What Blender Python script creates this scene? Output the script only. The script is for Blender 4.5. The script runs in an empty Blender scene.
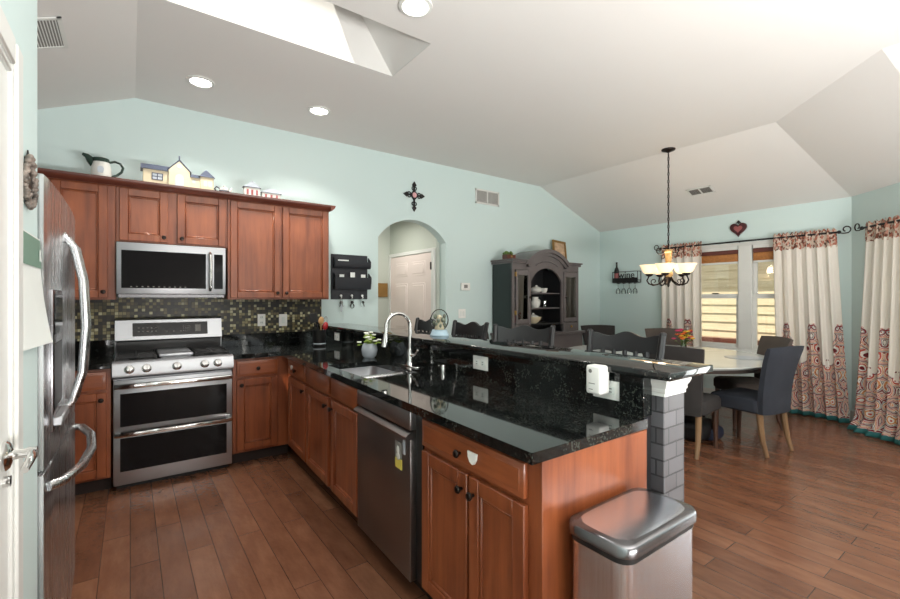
import bpy, bmesh, math, random
from mathutils import Vector, Matrix
random.seed(7)
PI = math.pi
S = bpy.context.scene
C = S.collection

# ------------------------------------------------------------------ camera
cd = bpy.data.cameras.new('camera'); cam = bpy.data.objects.new('camera', cd); C.objects.link(cam)
cam.location = (0, 0, 1.37); cam.rotation_euler = (PI / 2, 0, -math.radians(36.07))
cd.sensor_fit = 'HORIZONTAL'; cd.sensor_width = 36.0; cd.lens = 439.0 / 900 * 36.0
cd.shift_y = -1.1 / 900; cd.clip_start = 0.05; cd.clip_end = 200
S.camera = cam
# ------------------------------------------------------------------ world, sun, exposure
w = bpy.data.worlds.new('sky'); S.world = w; w.use_nodes = True
bg = w.node_tree.nodes['Background']; bg.inputs[0].default_value = (0.93, 0.97, 1.0, 1); bg.inputs[1].default_value = 0.8
def lamp(name, kind, loc, energy, direction=None, color=(1, 1, 1), **kw):
    d = bpy.data.lights.new(name, kind); o = bpy.data.objects.new(name, d); C.objects.link(o)
    o.location = loc; d.energy = energy; d.color = color
    if direction is not None: o.rotation_euler = Vector(direction).to_track_quat('-Z', 'Y').to_euler()
    for k, v in kw.items(): setattr(d, k, v)
    return o
lamp('sun', 'SUN', (-4, -4, 9), 4.5, (0.42, 0.40, -1.0), (1, 0.95, 0.86), angle=math.radians(0.6))
lamp('ceiling_bounce_fill', 'AREA', (1.7, -2.5, 0.3), 400, (0, 0.0, 1), (1, 0.985, 0.96), shape='RECTANGLE', size=2.6, size_y=1.3)  # added fill lamp out of view, aimed up to brighten the ceiling
lamp('patio_daylight', 'AREA', (5.95, -0.9, 0.95), 45, (-1, 0.15, 0), (0.97, 0.985, 1.0), shape='RECTANGLE', size=1.7, size_y=1.7)
lamp('hall_fill_lamp', 'AREA', (2.5, 5.3, 2.45), 8, (0, 0, -1), (1, 0.95, 0.88), shape='RECTANGLE', size=0.6, size_y=0.6)  # unseen ceiling lamp added to light the hall
vs = S.view_settings
vs.view_transform = 'Standard'; vs.look = 'None'; vs.gamma = 1.0; vs.use_curve_mapping = False
vs.exposure = 0.8

# ------------------------------------------------------------------ materials
def lin(r, g, b):
    f = lambda c: (c / 255 / 12.92) if c <= 10 else ((c / 255 + 0.055) / 1.055) ** 2.4
    return (f(r), f(g), f(b), 1)
class NT:
    def __init__(s, name):
        s.m = bpy.data.materials.new(name); s.m.use_nodes = True
        s.t = s.m.node_tree; s.b = s.t.nodes['Principled BSDF']
    def n(s, typ, **kw):
        nd = s.t.nodes.new(typ)
        for k, v in kw.items(): setattr(nd, k, v)
        return nd
    def l(s, a, b): s.t.links.new(a, b)
    def val(s, sock, v):
        if isinstance(v, bpy.types.NodeSocket): s.l(v, sock)
        else: sock.default_value = v
    def math(s, op, a, b=0.0, c=0.0):
        nd = s.n('ShaderNodeMath', operation=op)
        s.val(nd.inputs[0], a); s.val(nd.inputs[1], b); s.val(nd.inputs[2], c)
        return nd.outputs[0]
    def co(s, which='Object'): return s.n('ShaderNodeTexCoord').outputs[which]
    def sep(s, v):
        nd = s.n('ShaderNodeSeparateXYZ'); s.l(v, nd.inputs[0]); return nd.outputs
    def comb(s, x, y, z=0.0):
        nd = s.n('ShaderNodeCombineXYZ'); s.val(nd.inputs[0], x); s.val(nd.inputs[1], y); s.val(nd.inputs[2], z); return nd.outputs[0]
    def mapp(s, v, scale=(1, 1, 1), rot=(0, 0, 0), loc=(0, 0, 0)):
        nd = s.n('ShaderNodeMapping'); s.l(v, nd.inputs[0])
        nd.inputs['Scale'].default_value = scale; nd.inputs['Rotation'].default_value = rot; nd.inputs['Location'].default_value = loc
        return nd.outputs[0]
    def noise(s, v, scale=5, detail=3, rough=0.5, out=0):
        nd = s.n('ShaderNodeTexNoise'); s.l(v, nd.inputs['Vector'])
        nd.inputs['Scale'].default_value = scale; nd.inputs['Detail'].default_value = detail; nd.inputs['Roughness'].default_value = rough
        return nd.outputs[out]
    def voro(s, v, scale=5, feature='F1', out='Distance'):
        nd = s.n('ShaderNodeTexVoronoi', feature=feature); s.l(v, nd.inputs['Vector']); nd.inputs['Scale'].default_value = scale
        return nd.outputs[out]
    def ramp(s, f, stops, interp='LINEAR'):
        nd = s.n('ShaderNodeValToRGB'); r = nd.color_ramp; r.interpolation = interp
        while len(r.elements) > 1: r.elements.remove(r.elements[-1])
        r.elements[0].position = stops[0][0]; r.elements[0].color = stops[0][1]
        for p, c in stops[1:]:
            e = r.elements.new(p); e.color = c
        s.val(nd.inputs[0], f); return nd.outputs[0]
    def mix(s, f, a, b, mode='MIX'):
        nd = s.n('ShaderNodeMix', data_type='RGBA', blend_type=mode)
        s.val(nd.inputs[0], f); s.val(nd.inputs[6], a); s.val(nd.inputs[7], b); return nd.outputs[2]
    def bump(s, h, strength=0.2, dist=0.01):
        nd = s.n('ShaderNodeBump'); nd.inputs['Strength'].default_value = strength; nd.inputs['Distance'].default_value = dist
        s.l(h, nd.inputs['Height']); s.l(nd.outputs[0], s.b.inputs['Normal'])
    def set(s, **kw):
        for k, v in kw.items(): s.val(s.b.inputs[k.replace('_', ' ')], v)
        return s
def simple(name, col, rough=0.5, metal=0.0, noise=0.06, nscale=12, bump=0.0, bscale=80, **kw):
    t = NT(name); c = t.co()
    n = t.noise(c, nscale, 2)
    lo = tuple(max(0, v * (1 - noise)) for v in col[:3]) + (1,); hi = tuple(min(1, v * (1 + noise)) for v in col[:3]) + (1,)
    t.set(Base_Color=t.ramp(n, [(0.3, lo), (0.7, hi)]), Roughness=rough, Metallic=metal, **kw)
    if bump: t.bump(t.noise(c, bscale, 3), bump, 0.004)
    return t.m
def wood(name, dark, light, rough=0.3, axis='Z', coat=0.2, sc=1.0):
    t = NT(name); c = t.co()
    scl = {'Z': (14, 14, 1.2), 'X': (1.2, 14, 14), 'Y': (14, 1.2, 14)}[axis]
    v = t.mapp(c, tuple(q * sc for q in scl))
    n1 = t.noise(v, 1.6, 5, 0.6); n2 = t.noise(t.mapp(c, (2.5, 2.5, 1.5)), 1.7, 2)
    f = t.math('ADD', t.math('MULTIPLY', n1, 0.65), t.math('MULTIPLY', n2, 0.45))
    t.set(Base_Color=t.ramp(f, [(0.36, dark), (0.72, light)]), Roughness=rough, Coat_Weight=coat, Coat_Roughness=0.2)
    return t.m
def steel(name, col, rough=0.25, axis='Z', amt=0.12):
    t = NT(name); c = t.co()
    scl = {'X': (1.5, 220, 220), 'Y': (220, 1.5, 220), 'Z': (220, 220, 1.5)}[axis]
    n = t.noise(t.mapp(c, scl), 1.0, 2)
    t.set(Base_Color=t.ramp(n, [(0.3, tuple(v * (1 - amt) for v in col[:3]) + (1,)), (0.7, col)]), Metallic=1.0,
          Roughness=t.math('ADD', t.math('MULTIPLY', n, 0.10), rough - 0.05))
    return t.m
def glassmat(name, col=(1, 1, 1, 1), rough=0.0, weight=1.0, ior=1.45):
    t = NT(name); t.set(Base_Color=col, Roughness=rough, Transmission_Weight=weight, IOR=ior); return t.m
def thinglass(name, col=(0.95, 0.97, 0.96, 1), refl=0.12):
    t = NT(name); tr = t.n('ShaderNodeBsdfTransparent'); tr.inputs[0].default_value = col
    gl = t.n('ShaderNodeBsdfGlossy'); gl.inputs['Roughness'].default_value = 0.02
    fr = t.n('ShaderNodeFresnel'); fr.inputs[0].default_value = 1.5 if refl > 0.05 else 1.12
    mx = t.n('ShaderNodeMixShader'); t.l(t.math('ADD', fr.outputs[0], refl - 0.04), mx.inputs[0]); t.l(tr.outputs[0], mx.inputs[1]); t.l(gl.outputs[0], mx.inputs[2])
    t.l(mx.outputs[0], t.t.nodes['Material Output'].inputs[0]); return t.m
def emit(name, col, strength):
    t = NT(name); t.set(Base_Color=col, Emission_Color=col, Emission_Strength=strength); return t.m

WALL = lin(204, 222, 220)
M = {}
def wallmat(name, col, b=0.05):
    t = NT(name); c = t.co(); n = t.noise(c, 1.3, 2)
    t.set(Base_Color=t.ramp(n, [(0.3, tuple(v * 0.985 for v in col[:3]) + (1,)), (0.7, col)]), Roughness=0.6)
    t.bump(t.noise(c, 60, 3), b, 0.003); return t.m
M['wall'] = wallmat('wall_paint', WALL)
M['ceiling'] = wallmat('ceiling_paint', lin(222, 220, 217), 0.12)
M['rear'] = wallmat('rear_wall_darkened', lin(84, 80, 76))  # unseen wall, kept dark to cut bounced light
M['hall'] = wallmat('hall_paint', lin(188, 194, 184))
M['shaft'] = wallmat('shaft_paint', lin(214, 213, 210))
M['white'] = simple('white_paint', lin(216, 217, 213), 0.35, noise=0.01)
M['whiteplastic'] = simple('white_plastic', lin(238, 238, 234), 0.3, noise=0.01)
M['halldoor'] = simple('hall_door_paint', lin(226, 212, 206), 0.4, noise=0.01)
M['cabinet'] = wood('cherry_wood', lin(106, 51, 28), lin(156, 86, 50), 0.32, 'Z', 0.3)
M['cabinetH'] = wood('cherry_wood_horizontal', lin(106, 51, 28), lin(156, 86, 50), 0.32, 'X', 0.3)
M['cabdark'] = wood('dark_cherry_trim', lin(82, 40, 30), lin(112, 58, 42), 0.35, 'X', 0.2)
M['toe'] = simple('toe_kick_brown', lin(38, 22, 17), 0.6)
M['bronze'] = simple('dark_bronze', lin(40, 32, 28), 0.35, 0.7)
M['iron'] = simple('wrought_iron', lin(34, 32, 32), 0.45, 0.3)
M['steel'] = steel('brushed_steel', (0.54, 0.555, 0.58, 1), 0.42, 'X', 0.05)
M['steelv'] = steel('brushed_steel_vertical', (0.62, 0.63, 0.64, 1), 0.27, 'Z', 0.03)
M['steelcan'] = steel('trash_can_steel', (0.72, 0.76, 0.82, 1), 0.24, 'Z', 0.03)
M['darksteel'] = steel('black_stainless', (0.25, 0.235, 0.23, 1), 0.32, 'Z', 0.02)
M['stripsteel'] = steel('grey_control_strip', (0.36, 0.36, 0.37, 1), 0.32, 'Z', 0.02)
M['darkrim'] = steel('dark_rim_steel', (0.22, 0.22, 0.23, 1), 0.25, 'X', 0.08)
M['chrome'] = simple('chrome', (0.75, 0.75, 0.74, 1), 0.08, 1.0, noise=0.01)
M['blackglass'] = simple('black_glass', (0.005, 0.005, 0.006, 1), 0.08, noise=0.0, Specular_IOR_Level=0.22)
M['black'] = simple('black_plastic', lin(22, 22, 23), 0.4)
M['castiron'] = simple('cast_iron', lin(28, 28, 29), 0.55)
M['blackwood'] = simple('black_painted_wood', lin(30, 30, 32), 0.35, noise=0.12, nscale=6)
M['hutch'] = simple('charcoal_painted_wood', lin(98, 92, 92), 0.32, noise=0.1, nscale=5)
M['hutchdark'] = simple('hutch_side_dark', lin(30, 43, 42), 0.4, noise=0.08)  # darker, greener tone for the hutch side panels
M['navy'] = simple('navy_black_board', lin(22, 26, 34), 0.5, noise=0.06)
M['fabric'] = simple('slate_grey_fabric', lin(42, 46, 55), 0.9, noise=0.1, nscale=9, bump=0.25, bscale=350)  # one chair fabric in three tones; differing light is painted in
M['fabriclit'] = simple('grey_fabric_lit', lin(82, 73, 68), 0.85, noise=0.08, nscale=9, bump=0.25, bscale=350)
M['fabricshade'] = simple('grey_fabric_shaded', lin(46, 43, 42), 0.85, noise=0.1, nscale=9, bump=0.25, bscale=350)
M['tanleg'] = wood('tan_wood', lin(104, 76, 52), lin(150, 118, 84), 0.4, 'Z', 0.1)
M['brownleg'] = wood('brown_wood', lin(52, 32, 22), lin(86, 54, 36), 0.35, 'Z', 0.2)
M['tabletop'] = simple('pale_glossy_table_top', lin(205, 210, 208), 0.12, noise=0.03, nscale=3)
M['tableedge'] = simple('dark_table_edge', lin(58, 52, 48), 0.4)
M['gold'] = simple('antique_gold', lin(150, 116, 66), 0.4, 0.6)
M['shade'] = emit('warm_glass_shade', lin(255, 226, 184), 0.55)
M['column'] = simple('tan_resin', lin(196, 160, 104), 0.45, noise=0.2, nscale=30)
M['led'] = emit('lamp_diffuser', (1, 0.95, 0.86, 1), 9.0)
M['paper'] = simple('paper', lin(226, 230, 226), 0.6, noise=0.01)
M['greenpaper'] = simple('sage_green_print', lin(110, 140, 124), 0.6, noise=0.02)
M['ceramic'] = simple('white_glazed_ceramic', lin(206, 206, 200), 0.15, noise=0.02)
M['cream'] = simple('cream_ceramic', lin(204, 191, 162), 0.25, noise=0.04)
M['darkgreen'] = simple('dark_green_glaze', lin(34, 52, 44), 0.2)
M['slate'] = simple('slate_blue_glaze', lin(66, 72, 88), 0.3, noise=0.1, nscale=60)
M['paleblue'] = simple('pale_blue_glaze', lin(170, 196, 210), 0.2, noise=0.03)
M['palegrey'] = simple('pale_grey_glaze', lin(176, 184, 192), 0.25, noise=0.03)
M['glass'] = thinglass('clear_glass')
M['hutchglass'] = thinglass('cabinet_glass', (0.9, 0.9, 0.88, 1), 0.16)
M['winglass'] = thinglass('window_glass', (0.96, 0.97, 0.96, 1), 0.06)
M['bottle'] = simple('dark_bottle_glass', lin(18, 20, 18), 0.08)
M['red'] = simple('red_paint', lin(170, 34, 40), 0.35)
M['winered'] = simple('wine_label', lin(150, 84, 84), 0.5)
M['pink'] = simple('pink_stone', lin(222, 170, 172), 0.3)
M['orange'] = simple('orange_petal', lin(226, 112, 40), 0.6)
M['petalpink'] = simple('pink_petal', lin(206, 70, 110), 0.6)
M['petalwhite'] = simple('white_petal', lin(236, 236, 226), 0.6)
M['petalyellow'] = simple('yellow_petal', lin(232, 190, 60), 0.6)
M['leaf'] = simple('green_leaf', lin(84, 112, 44), 0.5, noise=0.2)
M['lime'] = simple('lime_leaf', lin(150, 176, 70), 0.5, noise=0.2)
M['maroon'] = simple('maroon_heart_paint', lin(70, 26, 30), 0.35, noise=0.2, nscale=50)
M['ventgrey'] = simple('grey_print_vent_shade', lin(128, 126, 122), 0.6)
M['woodspoon'] = simple('beech_wood', lin(190, 150, 100), 0.5)
M['brass'] = simple('brass', lin(170, 140, 80), 0.3, 0.8)
M['denim'] = simple('navy_bag_cloth', lin(32, 38, 62), 0.6, noise=0.2, nscale=8)
M['blackbag'] = simple('black_bag_cloth', lin(18, 18, 21), 0.5, noise=0.2, nscale=8)
M['bamboo'] = simple('bamboo_shade', lin(170, 112, 60), 0.6, noise=0.15, nscale=40)
M['bamboodark'] = simple('brown_shade_binding', lin(98, 52, 44), 0.6, noise=0.1)
M['picture'] = simple('picture_print', lin(190, 160, 130), 0.5, noise=0.3, nscale=14)
M['yellow'] = simple('yellow_print', lin(214, 196, 90), 0.5, noise=0.1)
M['roof'] = simple('soffit', lin(200, 192, 180), 0.7)
M['ground'] = simple('lawn', lin(96, 108, 70), 0.9, noise=0.3)

def floor_mat():
    t = NT('hand_scraped_hardwood'); c = t.co(); x, y, z = t.sep(c)
    br = t.n('ShaderNodeTexBrick'); br.offset = 0.37; br.offset_frequency = 2; br.squash = 1.0
    t.l(t.comb(y, x, 0.0), br.inputs['Vector'])
    for k, v in (('Scale', 1.0), ('Mortar Size', 0.0022), ('Mortar Smooth', 0.3), ('Bias', 0.0), ('Brick Width', 1.05), ('Row Height', 0.125)): br.inputs[k].default_value = v
    br.inputs['Color1'].default_value = (0, 0, 0, 1); br.inputs['Color2'].default_value = (1, 1, 1, 1); br.inputs['Mortar'].default_value = (0.5, 0.5, 0.5, 1)
    off = t.comb(t.math('MULTIPLY', br.outputs['Color'], 37.0), t.math('MULTIPLY', br.outputs['Color'], 11.0), 0.0)
    va = t.n('ShaderNodeVectorMath', operation='ADD'); t.l(c, va.inputs[0]); t.l(off, va.inputs[1]); cc = va.outputs[0]
    g1 = t.noise(t.mapp(cc, (17, 3.0, 1)), 1.6, 5, 0.6); g2 = t.noise(t.mapp(cc, (6, 2.2, 1)), 2.0, 3)
    f = t.math('ADD', t.math('ADD', t.math('ADD', 0.06, t.math('MULTIPLY', br.outputs['Color'], 0.22)), t.math('MULTIPLY', g1, 0.26)), t.math('MULTIPLY', g2, 0.36))
    col = t.ramp(f, [(0.20, lin(80, 50, 36)), (0.5, lin(116, 77, 56)), (0.82, lin(152, 109, 83))])
    col = t.mix(t.math('MULTIPLY', br.outputs['Fac'], 0.7), col, lin(44, 27, 19))
    t.set(Base_Color=col, Roughness=t.math('ADD', 0.10, t.math('MULTIPLY', g1, 0.16)), Specular_IOR_Level=0.7)
    sc = t.noise(t.mapp(cc, (13, 9, 1)), 2.4, 3, 0.5)
    h = t.math('SUBTRACT', t.math('ADD', sc, t.math('MULTIPLY', g1, 0.2)), t.math('MULTIPLY', br.outputs['Fac'], 0.9))
    t.bump(h, 0.28, 0.012); return t.m
M['floor'] = floor_mat()
def granite(name='black_granite'):
    t = NT(name); c = t.co()
    v = t.sep(t.voro(c, 170, 'F1', 'Color')); n = t.noise(c, 95, 4, 0.7); n2 = t.noise(c, 13, 3)
    sp = t.math('MULTIPLY', t.math('GREATER_THAN', v[0], 0.80), t.math('GREATER_THAN', n2, 0.50))
    base = t.ramp(n, [(0.44, lin(10, 11, 12)), (0.62, lin(30, 33, 32)), (0.8, lin(56, 60, 57))])
    t.set(Base_Color=t.mix(t.math('MULTIPLY', sp, 0.5), base, lin(78, 82, 76)), Roughness=0.045, Specular_IOR_Level=0.6)
    return t.m
M['granite'] = granite()
def mosaic():
    t = NT('glass_mosaic_tile'); x, y, z = t.sep(t.co()); sz = 0.0262
    cx = t.math('DIVIDE', x, sz); cz = t.math('DIVIDE', z, sz)
    wn = t.n('ShaderNodeTexWhiteNoise', noise_dimensions='3D')
    t.l(t.comb(t.math('FLOOR', cx), t.math('FLOOR', cz), 3.0), wn.inputs['Vector'])
    col = t.ramp(wn.outputs['Value'], [(0.0, lin(26, 24, 18)), (0.3, lin(48, 40, 26)), (0.44, lin(72, 68, 44)), (0.58, lin(104, 92, 58)), (0.72, lin(142, 132, 90)), (0.86, lin(190, 184, 146))], 'CONSTANT')
    fx = t.math('ABSOLUTE', t.math('SUBTRACT', t.math('FRACT', cx), 0.5)); fz = t.math('ABSOLUTE', t.math('SUBTRACT', t.math('FRACT', cz), 0.5))
    gm = t.math('GREATER_THAN', t.math('MAXIMUM', fx, fz), 0.44)
    t.set(Base_Color=t.mix(gm, col, lin(52, 50, 42)), Roughness=t.math('ADD', 0.3, t.math('MULTIPLY', gm, 0.5)))
    t.bump(t.math('SUBTRACT', 1.0, gm), 0.3, 0.002); return t.m
M['mosaic'] = mosaic()
def bricktile():
    t = NT('grey_brick_tile'); x, y, z = t.sep(t.co())
    br = t.n('ShaderNodeTexBrick'); br.offset = 0.5; t.l(t.comb(t.math('ADD', x, y), z, 0.0), br.inputs['Vector'])
    for k, v in (('Scale', 1.0), ('Mortar Size', 0.0035), ('Mortar Smooth', 0.1), ('Brick Width', 0.115), ('Row Height', 0.062)): br.inputs[k].default_value = v
    br.inputs['Color1'].default_value = lin(80, 79, 82); br.inputs['Color2'].default_value = lin(98, 97, 101); br.inputs['Mortar'].default_value = lin(52, 52, 54)
    t.set(Base_Color=br.outputs['Color'], Roughness=0.35); t.bump(t.math('SUBTRACT', 1.0, br.outputs['Fac']), 0.4, 0.004); return t.m
M['bricktile'] = bricktile()
def siding():
    t = NT('cream_lap_siding'); c = t.co(); n = t.noise(t.mapp(c, (1, 2, 30)), 1.2, 3)
    t.set(Base_Color=t.ramp(n, [(0.3, lin(206, 186, 152)), (0.7, lin(222, 204, 170))]), Roughness=0.7); return t.m
M['siding'] = siding()
def curtain_mat():
    t = NT('damask_border_curtain_cloth'); uv = t.co('UV'); u, v, _ = t.sep(uv)
    H = 0.225; pu = t.math('PINGPONG', u, H)               # mirrored motif columns, 0.45 m apart
    wob = t.noise(t.comb(pu, v, 0.0), 7, 2)
    p = t.comb(t.math('ADD', pu, t.math('MULTIPLY', wob, 0.06)), t.math('ADD', v, t.math('MULTIPLY', wob, 0.08)), 0.0)
    d = t.voro(p, 6.0); cc = t.sep(t.voro(p, 6.0, 'F1', 'Color'))
    rings = t.math('FRACT', t.math('ADD', t.math('MULTIPLY', d, 4.6), cc[1]))
    petal = t.voro(t.comb(pu, v, 0.0), 26); small = t.voro(t.comb(pu, v, 0.0), 40)
    cloth = lin(247, 242, 234)
    pal = t.ramp(t.math('FRACT', t.math('ADD', rings, t.math('MULTIPLY', cc[0], 1.7))), [(0.0, lin(120, 36, 42)), (0.13, cloth), (0.26, lin(206, 92, 72)), (0.40, cloth), (0.50, lin(226, 164, 108)), (0.64, cloth), (0.74, lin(96, 66, 68)), (0.81, cloth), (0.88, lin(140, 160, 160)), (0.95, lin(196, 66, 78))], 'CONSTANT')
    pal = t.mix(t.math('LESS_THAN', petal, 0.17), pal, lin(168, 60, 58))
    pal = t.mix(t.math('LESS_THAN', small, 0.13), pal, lin(86, 60, 64))
    q = t.math('DIVIDE', t.math('SUBTRACT', H, pu), 0.125)
    peak = t.math('MAXIMUM', 0.0, t.math('SUBTRACT', 1.0, t.math('POWER', q, 2.4)))
    top = t.math('ADD', t.math('ADD', 0.63, t.math('MULTIPLY', peak, 0.50)), t.math('MULTIPLY', t.math('SUBTRACT', wob, 0.5), 0.34))
    low = t.math('LESS_THAN', v, top)
    col = t.mix(low, cloth, pal)
    hs = t.voro(uv, 42, 'F1', 'Color'); hr = t.sep(hs)[0]; hd = t.voro(uv, 42)
    hcol = t.ramp(hr, [(0.0, lin(222, 204, 188)), (0.3, lin(196, 128, 108)), (0.5, lin(226, 212, 198)), (0.66, lin(132, 78, 62)), (0.8, lin(214, 160, 140)), (0.9, lin(100, 76, 66))], 'CONSTANT')
    hedge = t.math('ADD', 1.925, t.math('MULTIPLY', t.noise(t.mapp(uv, (22, 22, 1)), 1.0, 1), 0.07))
    col = t.mix(t.math('GREATER_THAN', v, hedge), col, hcol)
    col = t.mix(t.math('LESS_THAN', v, 0.045), col, lin(58, 128, 128))
    t.set(Base_Color=col, Roughness=0.85)
    tl = t.n('ShaderNodeBsdfTranslucent'); t.l(col, tl.inputs[0]); mx = t.n('ShaderNodeMixShader'); mx.inputs[0].default_value = 0.35
    t.l(t.b.outputs[0], mx.inputs[1]); t.l(tl.outputs[0], mx.inputs[2]); t.l(mx.outputs[0], t.t.nodes['Material Output'].inputs[0])
    return t.m
M['curtain'] = curtain_mat()

# ------------------------------------------------------------------ mesh builder
class B:
    def __init__(s): s.bm = bmesh.new(); s.uv = None
    def _bev(s, vs, bev, seg):
        if bev > 0:
            es = set(e for v in vs for e in v.link_edges)
            bmesh.ops.bevel(s.bm, geom=list(es), offset=bev, segments=seg, affect='EDGES', profile=0.5, clamp_overlap=True)
    def box(s, x0, x1, y0, y1, z0, z1, bev=0.0, seg=2):
        m = Matrix.Translation(((x0 + x1) / 2, (y0 + y1) / 2, (z0 + z1) / 2)) @ Matrix.Diagonal((x1 - x0, y1 - y0, z1 - z0, 1))
        r = bmesh.ops.create_cube(s.bm, size=1.0, matrix=m); s._bev(r['verts'], bev, seg); return s
    def ring_skin(s, rings, closed=True, cap0=True, cap1=True):
        vr = [[s.bm.verts.new(p) for p in r] for r in rings]
        n = len(vr[0])
        for a, b in zip(vr, vr[1:]):
            for i in range(n if closed else n - 1):
                j = (i + 1) % n
                try: s.bm.faces.new((a[i], a[j], b[j], b[i]))
                except ValueError: pass
        if cap0 and closed: s.bm.faces.new(list(reversed(vr[0])))
        if cap1 and closed: s.bm.faces.new(vr[-1])
        return s
    def tube(s, pts, r, seg=8, cap=True):
        pts = [Vector(p) for p in pts]; n = len(pts)
        rs = r if isinstance(r, (list, tuple)) else [r] * n
        rings = []; up = None
        for i, p in enumerate(pts):
            d = (pts[min(i + 1, n - 1)] - pts[max(i - 1, 0)]).normalized()
            if up is None:
                up = Vector((0, 0, 1)) if abs(d.z) < 0.9 else Vector((1, 0, 0))
            a = (up - d * up.dot(d)); a = a.normalized() if a.length > 1e-5 else d.orthogonal().normalized(); up = a
            b = d.cross(a)
            rings.append([p + (a * math.cos(k * 2 * PI / seg) + b * math.sin(k * 2 * PI / seg)) * rs[i] for k in range(seg)])
        return s.ring_skin(rings, True, cap, cap)
    def cyl(s, p0, p1, r0, r1=None, seg=16): return s.tube([p0, p1], [r0, r0 if r1 is None else r1], seg)
    def lathe(s, prof, o=(0, 0, 0), axis='Z', seg=24, cap0=True, cap1=True):
        O = Vector(o); rings = []
        for r, h in prof:
            ring = []
            for k in range(seg):
                a = 2 * PI * k / seg; c_, s_ = math.cos(a) * max(r, 1e-4), math.sin(a) * max(r, 1e-4)
                p = {'Z': (c_, s_, h), 'Y': (s_, h, c_), 'X': (h, c_, s_), '-Y': (c_, -h, s_), '-X': (-h, s_, c_)}[axis]
                ring.append(O + Vector(p))
            rings.append(ring)
        return s.ring_skin(rings, True, cap0, cap1)
    def sphere(s, c, r, sx=1, sy=1, sz=1, seg=16):
        m = Matrix.Translation(c) @ Matrix.Diagonal((sx, sy, sz, 1))
        bmesh.ops.create_uvsphere(s.bm, u_segments=seg, v_segments=max(6, seg // 2), radius=r, matrix=m); return s
    def prism(s, poly, axis, a0, a1, bev=0.0, seg=2):
        """poly in the plane normal to axis: Z->(x,y), Y->(x,z), X->(y,z)"""
        def P(p, a): return {'Z': (p[0], p[1], a), 'Y': (p[0], a, p[1]), 'X': (a, p[0], p[1])}[axis]
        v0 = [s.bm.verts.new(P(p, a0)) for p in poly]; v1 = [s.bm.verts.new(P(p, a1)) for p in poly]; n = len(poly)
        f0 = s.bm.faces.new(list(reversed(v0))); f1 = s.bm.faces.new(v1)
        for i in range(n): s.bm.faces.new((v0[i], v0[(i + 1) % n], v1[(i + 1) % n], v1[i]))
        if bev > 0:
            es = list(set(list(f0.edges) + list(f1.edges)))
            bmesh.ops.bevel(s.bm, geom=es, offset=bev, segments=seg, affect='EDGES', profile=0.5, clamp_overlap=True)
        return s
    def quad(s, *ps): s.bm.faces.new([s.bm.verts.new(p) for p in ps]); return s
    def grid(s, fn, nu, nv, uvfn=None):
        vs = [[s.bm.verts.new(fn(i / nu, j / nv)) for j in range(nv + 1)] for i in range(nu + 1)]
        if uvfn and s.uv is None: s.uv = s.bm.loops.layers.uv.new('UVMap')
        for i in range(nu):
            for j in range(nv):
                f = s.bm.faces.new((vs[i][j], vs[i + 1][j], vs[i + 1][j + 1], vs[i][j + 1]))
                if uvfn:
                    for l, (a, b) in zip(f.loops, ((i, j), (i + 1, j), (i + 1, j + 1), (i, j + 1))): l[s.uv].uv = uvfn(a / nu, b / nv)
        return s
    def xf(s, m): bmesh.ops.transform(s.bm, matrix=m, verts=s.bm.verts[:]); return s
OFF = {}
def obj(name, b, mat, parent=None, world=False, label=None, flat=False, fixn=True, sharp=38):
    bm = b.bm
    if parent is not None and world:
        bmesh.ops.translate(bm, vec=-OFF.get(parent.name, Vector((0, 0, 0))), verts=bm.verts[:])
    ng = [f for f in bm.faces if len(f.verts) > 4]
    if ng: bmesh.ops.triangulate(bm, faces=ng, ngon_method='EAR_CLIP')
    if fixn: bmesh.ops.recalc_face_normals(bm, faces=bm.faces[:])
    me = bpy.data.meshes.new(name); bm.to_mesh(me); bm.free()
    if mat is not None: me.materials.append(M[mat] if isinstance(mat, str) else mat)
    if not flat:
        for p in me.polygons: p.use_smooth = True
        me.set_sharp_from_angle(angle=math.radians(sharp))
    o = bpy.data.objects.new(name, me); C.objects.link(o)
    if parent is not None:
        o.parent = parent; OFF[o.name] = OFF.get(parent.name, Vector((0, 0, 0)))
    if label: o['label'] = label
    return o
def tag(o, label, cat, group=None, kind=None):
    o['label'] = label; o['category'] = cat
    if group: o['group'] = group
    if kind: o['kind'] = kind
    return o
def thing(name, label, cat, loc=(0, 0, 0), rotz=0.0, group=None):
    o = bpy.data.objects.new(name, None); C.objects.link(o); o.empty_display_size = 0.1
    o.location = loc; o.rotation_euler = (0, 0, rotz); OFF[o.name] = Vector(loc)
    return tag(o, label, cat, group)
def struct(name, b, mat, parent=None, **kw):
    o = obj(name, b, mat, parent, **kw)
    if parent is None: o['kind'] = 'structure'
    return o
def solo(name, b, mat, label, cat, group=None, loc=None, rotz=0.0, **kw):
    o = obj(name, b, mat, **kw); tag(o, label, cat, group)
    if loc is not None: o.location = loc; o.rotation_euler = (0, 0, rotz)
    return o
def dup(root, loc, rotz, label, group=None):
    def cp(o, par):
        c = o.copy(); C.objects.link(c)
        if par is not None: c.parent = par
        for ch in [q for q in C.objects if q.parent == o]: cp(ch, c)
        return c
    r = cp(root, None); r.location = loc; r.rotation_euler = (0, 0, rotz); r['label'] = label
    if group: r['group'] = group
    return r
def text_mesh(body, size, depth=0.002):
    cu = bpy.data.curves.new('lettering', 'FONT'); cu.body = body; cu.size = size; cu.extrude = depth; cu.align_x = 'CENTER'; cu.align_y = 'CENTER'
    o = bpy.data.objects.new('lettering', cu); C.objects.link(o)
    bpy.context.view_layer.update()
    dg = bpy.context.evaluated_depsgraph_get(); me = bpy.data.meshes.new_from_object(o.evaluated_get(dg))
    b = B(); b.bm.from_mesh(me); bpy.data.objects.remove(o); bpy.data.curves.remove(cu); bpy.data.meshes.remove(me)
    return b
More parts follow.
